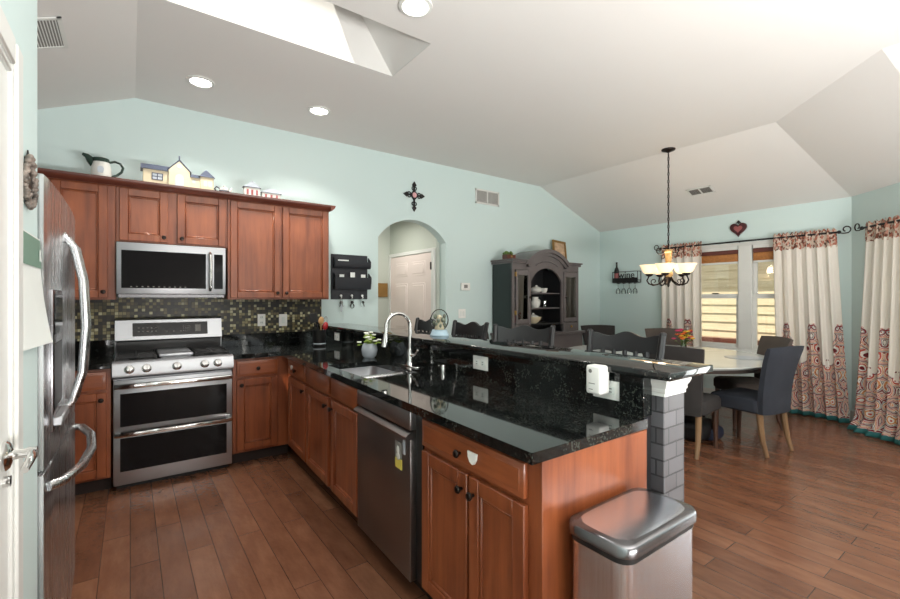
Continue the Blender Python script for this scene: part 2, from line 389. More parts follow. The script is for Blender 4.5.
def facing(fx, fy): return math.atan2(-fx, fy)          # rotz that turns local +y towards (fx,fy)

# ================================================================== SETTING
YW, XW, ZC = 4.58, 6.525, 3.07
struct('floor', B().box(-1.2, 7.2, -3.4, 6.6, -0.12, 0.0), 'floor')
# ceiling with the skylight opening
sx0, sx1, sy0, sy1 = 0.06, 1.625, 2.445, 2.98
b = B()
for q in (((0.033, -3.2), (sx0, -3.2), (sx0, YW), (0.033, YW)), ((sx0, -3.2), (sx1, -3.2), (sx1, sy0), (sx0, sy0)), ((sx0, sy1), (sx1, sy1), (sx1, YW), (sx0, YW)),
          ((sx1, -3.2), (4.14, -3.2), (4.14, 0.685), (sx1, 0.685)), ((sx1, 0.685), (4.14, 0.685), (5.03, 1.573), (sx1, 1.573)), ((sx1, 1.573), (5.03, 1.573), (5.03, YW), (sx1, YW))):
    b.quad(*[(x, y, ZC) for x, y in q])
b.quad((-1.0, -3.2, 2.64), (0.033, -3.2, ZC), (0.033, YW, ZC), (-1.0, YW, 2.64))
b.quad((5.03, 1.573, ZC), (XW + .05, 1.32, 2.49), (XW + .05, YW, 2.49), (5.03, YW, ZC))
b.quad((4.14, 0.685, ZC), (5.66, 0.43, 2.49), (XW + .05, 1.32, 2.49), (5.03, 1.573, ZC))
b.quad((4.14, -3.2, ZC), (5.66, -3.2, 2.49), (5.66, 0.43, 2.49), (4.14, 0.685, ZC))
bmesh.ops.remove_doubles(b.bm, verts=b.bm.verts[:], dist=0.0005)
for f in b.bm.faces:
    if f.normal.z > 0: f.normal_flip()
struct('ceiling', b, 'ceiling', flat=True, fixn=False)
# skylight shaft (plaster walls up to the opening in the roof)
zt, tx = ZC + 1.1, 0.85
b = B()
tl = -0.50
b.prism([(sx0, ZC + .002), (sx1, ZC + .002), (tx, zt), (tl, zt)], 'Y', sy1, sy1 + 0.05)
b.prism([(sx0, ZC + .002), (sx1, ZC + .002), (tx, zt), (tl, zt)], 'Y', sy0 - 0.05, sy0)
b.prism([(sx0 - 0.05, ZC + .002), (sx0, ZC + .002), (tl, zt), (tl - 0.05, zt)], 'Y', sy0 - 0.05, sy1 + 0.05)
b.prism([(sx1, ZC + .002), (sx1 + 0.06, ZC + .002), (tx + 0.06, zt), (tx, zt)], 'Y', sy0 - 0.05, sy1 + 0.05)
struct('trim_1', b, 'shaft', flat=True)
# back wall with the arched opening
def arch_pts(x0, x1, zs, zt_, n=20):
    cx = (x0 + x1) / 2; h = (x1 - x0) / 2; rise = zt_ - zs; R_ = (h * h + rise * rise) / (2 * rise); a = math.asin(h / R_)
    return [(cx + R_ * math.sin(-a + 2 * a * i / n), zt_ - R_ + R_ * math.cos(-a + 2 * a * i / n)) for i in range(n + 1)]
b = B().prism([(-1.0, 0), (2.31, 0), (2.31, ZC + .02), (0.033, ZC + .02), (-1.0, 2.66)], 'Y', YW, YW + 0.14)
b.prism([(3.27, 0), (XW + .12, 0), (XW + .12, 2.48), (5.03, ZC + .02), (3.27, ZC + .02)], 'Y', YW, YW + 0.14)
ar = arch_pts(2.31, 3.27, 2.08, 2.325)
for p0, p1 in zip(ar, ar[1:]): b.prism([p0, p1, (p1[0], ZC + .02), (p0[0], ZC + .02)], 'Y', YW, YW + 0.14)
bmesh.ops.remove_doubles(b.bm, verts=b.bm.verts[:], dist=0.0002)
inner = [f for f in b.bm.faces if abs(f.normal.x) > .99 and 2.3 < f.calc_center_median().x < 3.28 and f.calc_center_median().z > 2.09]
bmesh.ops.delete(b.bm, geom=inner, context='FACES')
struct('wall_back', b, 'wall', flat=True)
# window wall (opening for the double window)
wy0, wy1, wz0, wz1 = 1.66, 3.10, 0.66, 2.11
b = B()
b.box(XW, XW + .14, wy1, YW + .1, 0, 2.53); b.box(XW, XW + .14, 1.31, wy0, 0, 2.53); b.box(XW, XW + .14, wy0, wy1, 0, wz0); b.box(XW, XW + .14, wy0, wy1, wz1, 2.53)
struct('wall_right', b, 'wall', flat=True)
# angled bay wall with a tall window behind the last curtain
A0, A1 = Vector((XW, 1.325, 0)), Vector((5.635, 0.435, 0)); du = (A1 - A0).normalized(); nin = Vector((du.y, -du.x, 0))
if nin.x > 0: nin = -nin
LB = (A1 - A0).length
def baybox(b, s0, s1, z0, z1, d0, d1):
    pts = [A0 + du * s0 - nin * d0, A0 + du * s1 - nin * d0, A0 + du * s1 - nin * d1, A0 + du * s0 - nin * d1]
    return b.prism([(p.x, p.y) for p in pts], 'Z', z0, z1)
b = B()
baybox(b, -0.05, 0.42, 0, 2.53, 0, .14); baybox(b, 0.42, 1.20, 0, 0.3, 0, .14); baybox(b, 0.42, 1.20, 2.11, 2.53, 0, .14); baybox(b, 1.20, LB + .05, 0, 2.53, 0, .14)
struct('wall_bay', b, 'wall', flat=True)
b = B()
b.box(5.635, 5.775, -3.2, -1.7, 0, 2.53); b.box(5.635, 5.775, 0.1, 0.44, 0, 2.53); b.box(5.635, 5.775, -1.7, 0.1, 2.15, 2.53)
struct('wall_patio', b, 'wall', flat=True)
# back of the room, behind the camera
struct('wall_rear', B().box(-1.1, 1.5, -3.4, -3.26, 0, 3.1).box(3.3, 5.7, -3.4, -3.26, 0, 3.1).box(1.5, 3.3, -3.4, -3.26, 0, 0.5).box(1.5, 3.3, -3.4, -3.26, 2.1, 3.1), 'rear', flat=True)
w4 = struct('added_window_4', B().box(1.5, 1.56, -3.37, -3.29, 0.5, 2.1).box(3.24, 3.3, -3.37, -3.29, 0.5, 2.1).box(2.36, 2.44, -3.37, -3.29, 0.56, 2.04).box(1.56, 3.24, -3.37, -3.29, 0.5, 0.56).box(1.56, 3.24, -3.37, -3.29, 2.04, 2.1), 'white', flat=True)  # window added behind the camera to brighten reflections
obj('pane', B().box(1.55, 3.25, -3.335, -3.33, 0.55, 2.05), 'winglass', w4)
# left walls
struct('wall_left', B().box(-1.1, -0.96, 1.0, YW + .1, 0, 2.75), 'wall', flat=True)
struct('wall_near_left', B().box(-0.36, -0.228, -1.6, 1.815, 0, 2.96), 'wall', flat=True)
# hallway behind the arch
b = B()
b.box(1.4, 3.3, 5.98, 6.1, 0, 2.6); struct('wall_hall_end', b, 'hall', flat=True)
struct('wall_hall_right', B().box(3.22, 3.36, YW + .14, 6.0, 0, 2.6), 'hall', flat=True)
struct('wall_hall_left', B().box(1.3, 1.4, YW + .14, 6.0, 0, 2.6), 'hall', flat=True)
struct('ceiling_hall', B().box(1.3, 3.4, YW + .14, 6.1, 2.5, 2.62), 'ceiling', flat=True)
# hall door on the right hall wall
def panel_door_bm(w, h, t=0.035):
    """slab in local x (width), front at y=0 facing -y, six raised panels"""
    b = B().box(0, w, 0, t, 0, h, 0.003, 1)
    st = 0.105 * w / 0.76; mid = w / 2
    for z0, z1 in ((0.10 * h, 0.40 * h), (0.47 * h, 0.80 * h), (0.85 * h, 0.95 * h)):
        for x0, x1 in ((st, mid - st * 0.4), (mid + st * 0.4, w - st)):
            b.box(x0, x1, -0.004, 0.004, z0, z1, 0.0035, 1)
            b.box(x0 + 0.03, x1 - 0.03, -0.009, 0.0, z0 + 0.03, z1 - 0.03, 0.005, 1)
    return b
hd = struct('door_2', panel_door_bm(1.12, 1.98), 'halldoor'); hd.location = (3.205, 5.93, 0); hd.rotation_euler = (0, 0, -PI / 2)
b = B().box(-0.07, 0.0, -0.012, 0.03, 0, 2.035, 0.004, 1).box(1.12, 1.19, -0.012, 0.03, 0, 2.035, 0.004, 1).box(0, 1.12, -0.012, 0.03, 1.985, 2.035, 0.004, 1)
obj('door_casing', b, 'white', hd)
for z in (0.3, 1.02, 1.75): obj('hinge', B().box(1.10, 1.135, -0.016, 0.0, z, z + 0.1, 0.003, 1), 'bronze', hd)
# closet door at the far left
ld = struct('door_1', panel_door_bm(0.72, 1.875), 'white'); ld.location = (-0.221, 0.657, 0); ld.rotation_euler = (0, 0, PI / 2)
b = B()
for x0, x1, z0, z1 in ((-0.09, -0.004, 0, 1.965), (0.724, 0.81, 0, 1.965), (-0.004, 0.724, 1.88, 1.965)):
    b.box(x0, x1, -0.006, 0.009, z0, z1, 0.003, 1); b.box(x0 + 0.012, x1 - 0.012, -0.014, -0.004, z0 if z0 == 0 else z0 + .012, z1 - 0.012, 0.004, 1)
obj('door_casing', b, 'white', ld)
b = B().lathe([(0.0, 0), (0.032, 0.0), (0.032, 0.006), (0.026, 0.012), (0.011, 0.016), (0.010, 0.034), (0.013, 0.040), (0.012, 0.054), (0.0, 0.056)], (0.672, 0, 1.03), '-Y', 20)
b.tube([(0.672, -0.047, 1.03), (0.64, -0.05, 1.032), (0.60, -0.05, 1.028), (0.575, -0.047, 1.02)], [0.009, 0.009, 0.008, 0.007], 10)
b.lathe([(0.012, 0.0), (0.012, 0.012), (0.0, 0.013)], (0.672, 0, 0.975), '-Y', 14)
obj('door_handle', b, 'chrome', ld)
# baseboards
b = B().box(XW - .016, XW, 1.32, YW, 0, 0.12, 0.004, 1); struct('baseboard_right', b, 'white')
b = baybox(B(), 0.0, LB, 0, 0.12, -0.016, 0.0); struct('baseboard_bay', b, 'white', flat=True)
struct('baseboard_back', B().box(3.28, XW - .02, YW - .016, YW, 0, 0.12, 0.004, 1), 'white')
# windows
def window_unit(name, frames):
    pass
win = struct('window_1', B().box(XW + .0, XW + .11, wy0, wy0 + .05, wz0, wz1).box(XW, XW + .11, wy1 - .05, wy1, wz0, wz1).box(XW, XW + .11, wy0 + .05, wy1 - .05, wz0, wz0 + .05)
             .box(XW, XW + .11, wy0 + .05, wy1 - .05, wz1 - .04, wz1).box(XW - .01, XW + .11, 2.30, 2.455, wz0 + .05, wz1 - .04, 0.004, 1), 'white')
obj('window_sill', B().box(XW - .06, XW + .02, wy0 - .04, wy1 + .04, wz0 - .03, wz0, 0.006, 2), 'white', win)
for ya, yb in ((wy0 + .05, 2.30), (2.455, wy1 - .05)):
    s_ = obj('upper_sash', B().box(XW + .07, XW + .10, ya, yb, 1.38, 1.43).box(XW + .07, XW + .10, ya, ya + .035, 1.43, wz1 - .04).box(XW + .07, XW + .10, yb - .035, yb, 1.43, wz1 - .04).box(XW + .07, XW + .10, ya + .035, yb - .035, wz1 - .08, wz1 - .04), 'white', win)
    obj('pane', B().box(XW + .083, XW + .087, ya + .03, yb - .03, 1.42, wz1 - .07), 'winglass', s_)
    s_ = obj('lower_sash', B().box(XW + .035, XW + .068, ya, yb, 1.37, 1.43, 0.003, 1).box(XW + .035, XW + .068, ya, ya + .04, wz0 + .10, 1.37).box(XW + .035, XW + .068, yb - .04, yb, wz0 + .10, 1.37).box(XW + .035, XW + .068, ya, yb, wz0 + .05, wz0 + .10), 'white', win)
    obj('pane', B().box(XW + .05, XW + .054, ya + .035, yb - .035, wz0 + .095, 1.375), 'winglass', s_)
    obj('sash_lock', B().box(XW + .02, XW + .045, (ya + yb) / 2 - .04, (ya + yb) / 2 + .04, 1.43, 1.445, 0.004, 1), 'bronze', s_)
b = B(); baybox(b, 0.42, 0.47, 0.3, 2.11, .02, .11); baybox(b, 1.15, 1.20, 0.3, 2.11, .02, .11); baybox(b, 0.47, 1.15, 0.3, 0.35, .02, .11); baybox(b, 0.47, 1.15, 2.06, 2.11, .02, .11); baybox(b, 0.47, 1.15, 1.2, 1.25, .02, .11)
w2 = struct('window_2', b, 'white', flat=True)
obj('pane', baybox(B(), 0.46, 1.16, 0.34, 2.07, .06, .064), 'winglass', w2, flat=True)
b = B().box(5.66, 5.75, -1.7, -1.63, 0, 2.15).box(5.66, 5.75, 0.03, 0.1, 0, 2.15).box(5.66, 5.75, -0.85, -0.75, 0, 2.15).box(5.66, 5.75, -1.63, 0.03, 2.08, 2.15)
w3 = struct('window_3', b, 'white', flat=True)
obj('pane', B().box(5.70, 5.705, -1.64, 0.04, 0.02, 2.09), 'winglass', w3)

# ---------------------------------------------------------------- outdoors: neighbour's house
nb = thing('house', 'neighbouring house with cream lap siding seen through the window', 'house', (9.3, 3.2, 0))
b = B()
for k in range(22):
    z0 = -0.4 + 0.165 * k
    b.prism([(9.30, z0), (9.30, z0 + .17), (9.276, z0 + .17), (9.255, z0)], 'Y', -2.0, 9.0)
obj('siding_wall', b, 'siding', nb, world=True, flat=True)
obj('eave', B().box(8.78, 9.4, -2.2, 9.2, 2.75, 2.83).box(8.76, 8.79, -2.2, 9.2, 2.70, 2.95), 'roof', nb, world=True)
obj('porch_beam', B().box(9.0, 9.25, 2.9, 4.2, -0.2, 0.62), 'cabdark', nb, world=True)
struct('ground', B().box(7.2, 14, -8, 14, -0.5, -0.3), 'ground')

# ================================================================== KITCHEN
# tile backsplash, granite upstand
struct('trim_2', B().box(-0.96, 1.64, YW - .012, YW, 1.02, 1.40), 'mosaic', flat=True)
# --- cabinets
def knob(b, x, z, y=-0.022): return b.lathe([(0.006, 0.0), (0.006, 0.010), (0.013, 0.015), (0.016, 0.022), (0.012, 0.028), (0.0, 0.030)], (x, y, z), '-Y', 14)
def door_bm(x0, x1, z0, z1, fr=0.055):
    b = B()
    b.box(x0, x0 + fr, -0.022, 0, z0, z1, 0.003, 1); b.box(x1 - fr, x1, -0.022, 0, z0, z1, 0.003, 1)
    b.box(x0 + fr, x1 - fr, -0.022, 0, z0, z0 + fr, 0.003, 1); b.box(x0 + fr, x1 - fr, -0.022, 0, z1 - fr, z1, 0.003, 1)
    b.box(x0 + fr - .004, x1 - fr + .004, -0.010, 0, z0 + fr - .004, z1 - fr + .004)
    for (a0, a1, c0, c1) in ((x0 + fr, x0 + fr + .014, z0 + fr, z1 - fr), (x1 - fr - .014, x1 - fr, z0 + fr, z1 - fr)):
        b.box(a0, a1, -0.016, -0.006, c0, c1, 0.005, 1)
    for (c0, c1) in ((z0 + fr, z0 + fr + .014), (z1 - fr - .014, z1 - fr)): b.box(x0 + fr + .014, x1 - fr - .014, -0.016, -0.006, c0, c1, 0.005, 1)
    return b
def cabinet(name, label, cat, group, loc, rotz, w, d, z0, z1, doors=(), drawers=(), toe=True, locks=()):
    t = thing(name, label, cat, loc, rotz, group)
    obj('body', B().box(0, w, 0, d, z0, z1, 0.002, 1), 'cabinet', t)
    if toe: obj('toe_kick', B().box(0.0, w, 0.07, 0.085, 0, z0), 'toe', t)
    for (x0, x1, a, c, kx, kz) in doors:
        dd = obj('door', door_bm(x0, x1, a, c), 'cabinet', t); obj('knob', knob(B(), kx, kz), 'bronze', dd)
    for (x0, x1, a, c, kx, kz) in drawers:
        dr = obj('drawer', B().box(x0, x1, -0.022, 0, a, c, 0.006, 2).box(x0 + .02, x1 - .02, -0.024, -0.02, a + .02, c - .02, 0.002, 1), 'cabinetH', t)
        if kx is not None: obj('knob', knob(B(), kx, kz), 'bronze', dr)
    for (x, z, kind) in locks:
        if kind == 'disc': obj('child_lock', B().lathe([(0.018, 0), (0.018, 0.008), (0.0, 0.009)], (x, -0.024, z), '-Y', 16), 'whiteplastic', t)
        else: obj('child_lock', B().prism([(x - .028, z + .018), (x + .028, z + .018), (x + .026, z - .004), (x + .014, z - .022), (x, z - .028), (x - .014, z - .022), (x - .026, z - .004)], 'Y', -0.034, -0.024, 0.003, 1), 'whiteplastic', t)
    return t
UY = 4.25; UD = YW - UY
GU, GL = 'cherry wall cabinets', 'cherry base cabinets'
cabinet('wall_cabinet', 'cherry wall cabinet above and behind the fridge, leftmost of the row', 'cabinet', GU, (-0.955, UY, 0), 0, 0.865, UD, 1.36, 2.25,
        [(0.03, 0.45, 1.375, 2.225, 0.42, 1.41), (0.492, 0.815, 1.375, 2.225, 0.79, 1.42)], toe=False)
cabinet('wall_cabinet', 'short cherry wall cabinet with two doors directly above the microwave', 'cabinet', GU, (-0.088, UY, 0), 0, 0.775, UD, 1.81, 2.25,
        [(0.020, 0.336, 1.822, 2.225, 0.308, 1.86), (0.400, 0.758, 1.822, 2.225, 0.432, 1.86)], toe=False)
cabinet('wall_cabinet', 'tall cherry two door wall cabinet right of the microwave', 'cabinet', GU, (0.689, UY, 0), 0, 0.911, UD, 1.36, 2.25,
        [(0.02, 0.441, 1.375, 2.225, 0.412, 1.42), (0.463, 0.895, 1.375, 2.225, 0.492, 1.42)], toe=False)
b = B(); prof = [(0.0, 2.235), (-0.012, 2.235), (-0.018, 2.244), (-0.03, 2.25), (-0.042, 2.268), (-0.046, 2.28), (-0.046, 2.287), (0.0, 2.287)]
b.ring_skin([[(x, UY - .02 + p[0], p[1]) for p in prof] for x in (-0.958, 1.60)]); 
b.ring_skin([[(1.60 - p[0], y, p[1]) for p in prof] for y in (UY - .066, YW - .002)])
b.box(-0.958, 1.60, UY - .02, YW - .002, 2.252, 2.287)
solo('crown_moulding', b, 'cabdark', 'dark cherry crown moulding along the top of the wall cabinets', 'moulding')
BY = 3.93; BD = YW - BY - .005
cabinet('base_cabinet', 'cherry base cabinet between the fridge and the range', 'cabinet', GL, (-0.955, BY, 0), 0, 0.845, BD, 0.10, 0.875,
        [(0.03, 0.47, 0.12, 0.71, 0.44, 0.67), (0.49, 0.82, 0.12, 0.71, 0.79, 0.66)], [(0.03, 0.47, 0.73, 0.855, 0.25, 0.79), (0.49, 0.82, 0.73, 0.855, 0.655, 0.79)])
cabinet('base_cabinet', 'cherry base cabinet with one drawer and one door right of the range', 'cabinet', GL, (0.672, BY, 0), 0, 0.46, BD, 0.10, 0.875,
        [(0.03, 0.35, 0.125, 0.705, 0.062, 0.66)], [(0.03, 0.35, 0.725, 0.855, 0.19, 0.79)])
PX, PY, PK = 1.02, 0.92, 0.031; R90 = -PI / 2; RP = -PI / 2 - PK
def pen(q): return (PX + PK * q, PY + q, 0)
cabinet('base_cabinet', 'narrow cherry base cabinet in the inner corner with a white lock on its drawer', 'cabinet', GL, pen(2.99), RP, 0.575, 0.50, 0.10, 0.875,
        [(0.07, 0.562, 0.12, 0.71, 0.53, 0.66)], [(0.07, 0.562, 0.73, 0.855, 0.32, 0.785)], locks=[(0.20, 0.80, 'disc')])
def sinkbase():
    W_ = 1.012
    t = thing('base_cabinet', 'cherry sink base cabinet with two doors below the sink', 'cabinet', pen(2.41), RP, GL)
    b = B().box(0, W_, 0, 0.05, 0.10, 0.875).box(0, W_, 0.05, 0.5, 0.10, 0.13).box(0, 0.02, 0.05, 0.5, 0.13, 0.875).box(W_ - .02, W_, 0.05, 0.5, 0.13, 0.875).box(0.02, W_ - .02, 0.49, 0.5, 0.13, 0.875)
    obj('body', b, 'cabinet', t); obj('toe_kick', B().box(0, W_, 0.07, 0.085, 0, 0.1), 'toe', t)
    for x0, x1, kx in ((0.015, 0.502, 0.475), (0.562, 0.998, 0.592)):
        dd = obj('door', door_bm(x0, x1, 0.12, 0.71), 'cabinet', t); obj('knob', knob(B(), kx, 0.655), 'bronze', dd)
        obj('false_drawer', B().box(x0, x1, -0.022, 0, 0.73, 0.855, 0.006, 2), 'cabinetH', t)
sinkbase()
cabinet('base_cabinet', 'cherry end base cabinet with one wide drawer and two doors beside the dishwasher', 'cabinet', GL, pen(0.70), RP, 0.70, 0.56, 0.10, 0.875,
        [(0.012, 0.338, 0.12, 0.715, 0.31, 0.655), (0.352, 0.642, 0.12, 0.715, 0.382, 0.655)], [(0.012, 0.642, 0.735, 0.85, 0.30, 0.785)], locks=[(0.385, 0.795, 'shield')])
# --- worktop
cz0, cz1 = 0.878, 0.914
b = B()
b.box(-0.955, -0.108, 3.885, YW - .004, cz0, cz1, 0.004, 2)
hx0, hx1, hy0, hy1 = 1.09, 1.435, 2.28, 2.92
def cf(y): return (0.957 + PK * (y - 0.903), y)
for q in ([cf(.903), (1.585, .903), (1.585, 1.024), (1.612, 1.024), (1.612, hy0), cf(hy0)], [cf(hy0), (hx0, hy0), (hx0, hy1), cf(hy1)], [(hx1, hy0), (1.612, hy0), (1.612, hy1), (hx1, hy1)],
          [cf(hy1), (1.612, hy1), (1.612, YW - .004), cf(YW - .004)], [(0.672, 3.885), cf(3.885), cf(YW - .004), (0.672, YW - .004)]):
    b.prism(q, 'Z', cz0, cz1)
bmesh.ops.remove_doubles(b.bm, verts=b.bm.verts[:], dist=0.0004)
solo('countertop', b, 'granite', 'polished black granite worktop running from range around the peninsula', 'countertop', flat=True)
struct('trim_3', B().box(-0.955, -0.108, YW - .024, YW - .012, cz1, 1.03, 0.002, 1).box(0.672, 1.64, YW - .024, YW - .012, cz1, 1.03, 0.002, 1), 'granite')
# --- peninsula half wall, granite face, column, bar top
struct('wall_peninsula', B().box(1.645, 1.79, 1.0, YW - .005, 0, 1.065), 'wall', flat=True)
b = B().box(1.612, 1.645, 1.0, YW - .03, cz1, 1.066).box(1.585, 1.645, 0.92, 1.024, cz1, 1.066, 0.002, 1)
struct('trim_4', b, 'granite')
struct('trim_5', B().box(1.59, 1.645, 0.925, 1.0, 0, cz0 - .002).box(1.59, 1.645, 0.925, 1.0, cz0 - .002, cz1), 'blackwood', flat=True)
co_ = thing('column', 'square column clad in grey brick tile under the end of the bar', 'column', (1.73, 0.95, 0))
obj('shaft', B().box(1.655, 1.812, 0.877, 1.0, 0, 0.995, 0.003, 1), 'bricktile', co_, world=True)
b = B()
capr = [(0.0, 0.992), (0.004, 0.992), (0.004, 1.004), (0.008, 1.009), (0.008, 1.022), (0.014, 1.032), (0.019, 1.046), (0.019, 1.066)]
b.ring_skin([[(1.655 - o, 0.877 - o, z), (1.812 + o, 0.877 - o, z), (1.812 + o, 1.0 + 0.0, z), (1.655 - o, 1.0 + 0.0, z)] for o, z in capr])
obj('capital', b, 'white', co_, world=True, label='white moulded capital', flat=True)
solo('breakfast_bar', B().box(1.58, 1.925, 0.815, YW - .006, 1.067, 1.10, 0.006, 3), 'granite', 'raised black granite bar top along the peninsula', 'countertop')
# --- range
rg = thing('range', 'stainless double oven gas range between the cherry base cabinets', 'range', (0.283, 4.2, 0))
RX0, RX1 = -0.1, 0.667
obj('body', B().box(RX0, RX1, 3.93, 4.55, 0.03, 0.905, 0.004, 1), 'steel', rg, world=True)
obj('base', B().box(RX0 + .02, RX1 - .02, 3.96, 4.5, 0.0, 0.04), 'black', rg, world=True)
b = B(); b.ring_skin([[(x, 3.905, 0.795), (x, 3.862, 0.815), (x, 3.858, 0.84), (x, 3.885, 0.905), (x, 3.91, 0.918), (x, 3.95, 0.918), (x, 3.95, 0.795)] for x in (RX0 - .003, RX1 + .003)])
cpn = obj('control_panel', b, 'steel', rg, world=True)
for kx in (-0.005, 0.096, 0.283, 0.466, 0.556):
    b = B().lathe([(0.0, 0), (0.030, 0.0), (0.031, 0.006), (0.025, 0.010), (0.023, 0.034), (0.020, 0.038), (0.0, 0.039)], (0, 0, 0), '-Y', 20); b.box(-0.004, 0.004, -0.046, -0.03, -0.021, 0.021, 0.002, 1)
    b.xf(Matrix.Translation((kx, 3.868, 0.862)) @ Matrix.Rotation(math.radians(-24), 4, 'X')); obj('knob', b, 'chrome', rg, world=True)
def oven_door(z0, z1, g0, g1, hz):
    d = obj('oven_door', B().box(RX0 + .004, RX1 - .004, 3.895, 3.93, z0, z1, 0.004, 2), 'steel', rg, world=True)
    obj('window', B().box(RX0 + .042, RX1 - .042, 3.892, 3.90, g0, g1, 0.002, 1), 'blackglass', d, world=True)
    b = B(); b.ring_skin([[(x, yo + 0.0, zz) for yo, zz in ((y0_, hz - .018), (y0_ - .012, hz - .014), (y0_ - .016, hz), (y0_ - .012, hz + .014), (y0_, hz + .018), (y0_ + .012, hz + .012), (y0_ + .012, hz - .012))] for x, y0_ in ((RX0 + .008, 3.872), (RX0 + .05, 3.86), (0.283, 3.852), (RX1 - .05, 3.86), (RX1 - .008, 3.872))])
    b.box(RX0 + .012, RX0 + .04, 3.87, 3.90, hz - .012, hz + .012, 0.003, 1); b.box(RX1 - .04, RX1 - .012, 3.87, 3.90, hz - .012, hz + .012, 0.003, 1)
    obj('handle', b, 'chrome', d, world=True)
oven_door(0.418, 0.785, 0.455, 0.69, 0.745)
oven_door(0.04, 0.412, 0.135, 0.372, 0.405)
obj('cooktop', B().box(RX0 + .01, RX1 - .01, 3.93, 4.46, 0.903, 0.915, 0.004, 1), 'castiron', rg, world=True)
for gx0, gx1 in ((RX0 + .02, 0.155), (0.42, RX1 - .02)):
    b = B(); z = 0.945
    for x in (gx0, (gx0 + gx1) / 2, gx1): b.box(x - .006, x + .006, 3.96, 4.42, z - .012, z, 0.002, 1)
    for y in (3.965, 4.08, 4.19, 4.30, 4.415): b.box(gx0, gx1, y - .006, y + .006, z - .012, z, 0.002, 1)
    for x in (gx0, gx1):
        for y in (3.965, 4.415): b.box(x - .007, x + .007, y - .007, y + .007, 0.914, z)
    obj('grate', b, 'castiron', rg, world=True)
    for y in (4.07, 4.31): obj('burner', B().lathe([(0.05, 0.0), (0.05, 0.008), (0.036, 0.009), (0.036, 0.017), (0.0, 0.018)], ((gx0 + gx1) / 2, y, 0.914), 'Z', 20), 'castiron', rg, world=True)
obj('griddle', B().box(0.175, 0.40, 3.97, 4.40, 0.925, 0.95, 0.008, 2).box(0.19, 0.385, 4.40, 4.43, 0.935, 0.945, 0.004, 1).box(0.19, 0.385, 3.99, 4.38, 0.914, 0.926), 'steel', rg, world=True)
b = B(); b.ring_skin([[(x, 4.44, 0.9), (x, 4.42, 1.02), (x, 4.405, 1.03), (x, 4.44, 1.19), (x, 4.47, 1.205), (x, 4.545, 1.205), (x, 4.545, 0.9)] for x in (RX0, RX1)])
cs = obj('backguard', b, 'steel', rg, world=True)
b = B().box(0.02, 0.56, -0.004, 0.004, -0.055, 0.055, 0.002, 1); b.xf(Matrix.Translation((-0.005, 4.422, 1.112)) @ Matrix.Rotation(math.radians(-12.3), 4, 'X'))
dpn = obj('display', b, 'blackglass', cs, world=True)
b = B()
for i in range(5):
    for j in range(2): b.box(0.055 + i * .03, 0.067 + i * .03, -0.0055, -0.003, -0.02 + j * .03, -0.013 + j * .03)
for i in range(3): b.box(0.25 + i * .05, 0.262 + i * .05, -0.0055, -0.003, -0.025, -0.018)
for i in range(4):
    for j in range(3): b.box(0.375 + i * .013, 0.381 + i * .013, -0.0055, -0.003, -0.022 + j * .02, -0.015 + j * .02)
b.box(0.465, 0.505, -0.0055, -0.003, -0.03, 0.03)
b.xf(Matrix.Translation((-0.005, 4.422, 1.112)) @ Matrix.Rotation(math.radians(-12.3), 4, 'X')); obj('button_print', b, 'ventgrey', dpn, world=True)
obj('splash_panel', B().box(RX0 + .01, RX1 - .01, 4.41, 4.44, 0.915, 1.02, 0.003, 1), 'black', rg, world=True)
# --- microwave
mw = thing('microwave', 'stainless over-the-range microwave under the short wall cabinet', 'microwave', (0.287, 4.4, 1.375))
MX0, MX1, MZ0, MZ1 = -0.086, 0.664, 1.375, 1.803
obj('body', B().box(MX0 + .002, MX1 - .002, 4.215, YW - .015, MZ0 + .01, MZ1 - .002), 'black', mw, world=True)
d = obj('door', B().box(MX0, MX1, 4.19, 4.216, MZ0 + .03, MZ1, 0.005, 2), 'steel', mw, world=True)
obj('window', B().box(MX0 + .03, 0.515, 4.186, 4.195, MZ0 + .075, MZ1 - .06, 0.003, 1), 'blackglass', d, world=True)
obj('control_panel', B().box(0.575, MX1 - .022, 4.186, 4.195, MZ0 + .075, MZ1 - .06, 0.003, 1), 'blackglass', d, world=True)
b = B().tube([(0.545, 4.185, MZ0 + .065), (0.545, 4.155, MZ0 + .085), (0.545, 4.15, (MZ0 + MZ1) / 2), (0.545, 4.155, MZ1 - .07), (0.545, 4.185, MZ1 - .05)], 0.013, 12)
obj('handle', b, 'chrome', d, world=True)
b = B()
for i in range(11): b.box(0.0 + i * .036, 0.012 + i * .036, 4.1845, 4.187, MZ0 + .083, MZ0 + .09)
obj('button_print', b, 'ventgrey', d, world=True)
b = B().box(MX0 + .01, MX1 - .01, 4.2, 4.5, MZ0, MZ0 + .03, 0.003, 1)
obj('vent_grille', b, 'darkrim', mw, world=True)
# --- dishwasher
dw = thing('dishwasher', 'dark stainless dishwasher between the cherry peninsula cabinets', 'dishwasher', pen(1.388), RP)
DWW = 0.676
obj('body', B().box(0.004, DWW - .004, 0.03, 0.56, 0.11, 0.868), 'black', dw)
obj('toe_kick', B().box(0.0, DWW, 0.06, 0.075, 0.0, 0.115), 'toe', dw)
d = obj('door', B().box(0.006, DWW - .062, -0.03, 0.03, 0.095, 0.735, 0.004, 2), 'darksteel', dw)
obj('control_strip', B().box(0.006, DWW - .062, -0.032, 0.03, 0.775, 0.86, 0.005, 2), 'stripsteel', d)
b = B(); b.ring_skin([[(x, -0.03, 0.735), (x, -0.036, 0.728), (x, -0.052, 0.738), (x, -0.054, 0.75), (x, -0.044, 0.758), (x, 0.0, 0.778), (x, 0.02, 0.778), (x, 0.02, 0.735)] for x in (0.006, DWW - .062)])
obj('handle', b, 'darksteel', d)
obj('side_gasket', B().box(DWW - .062, DWW, -0.0, 0.03, 0.1, 0.868), 'black', dw)
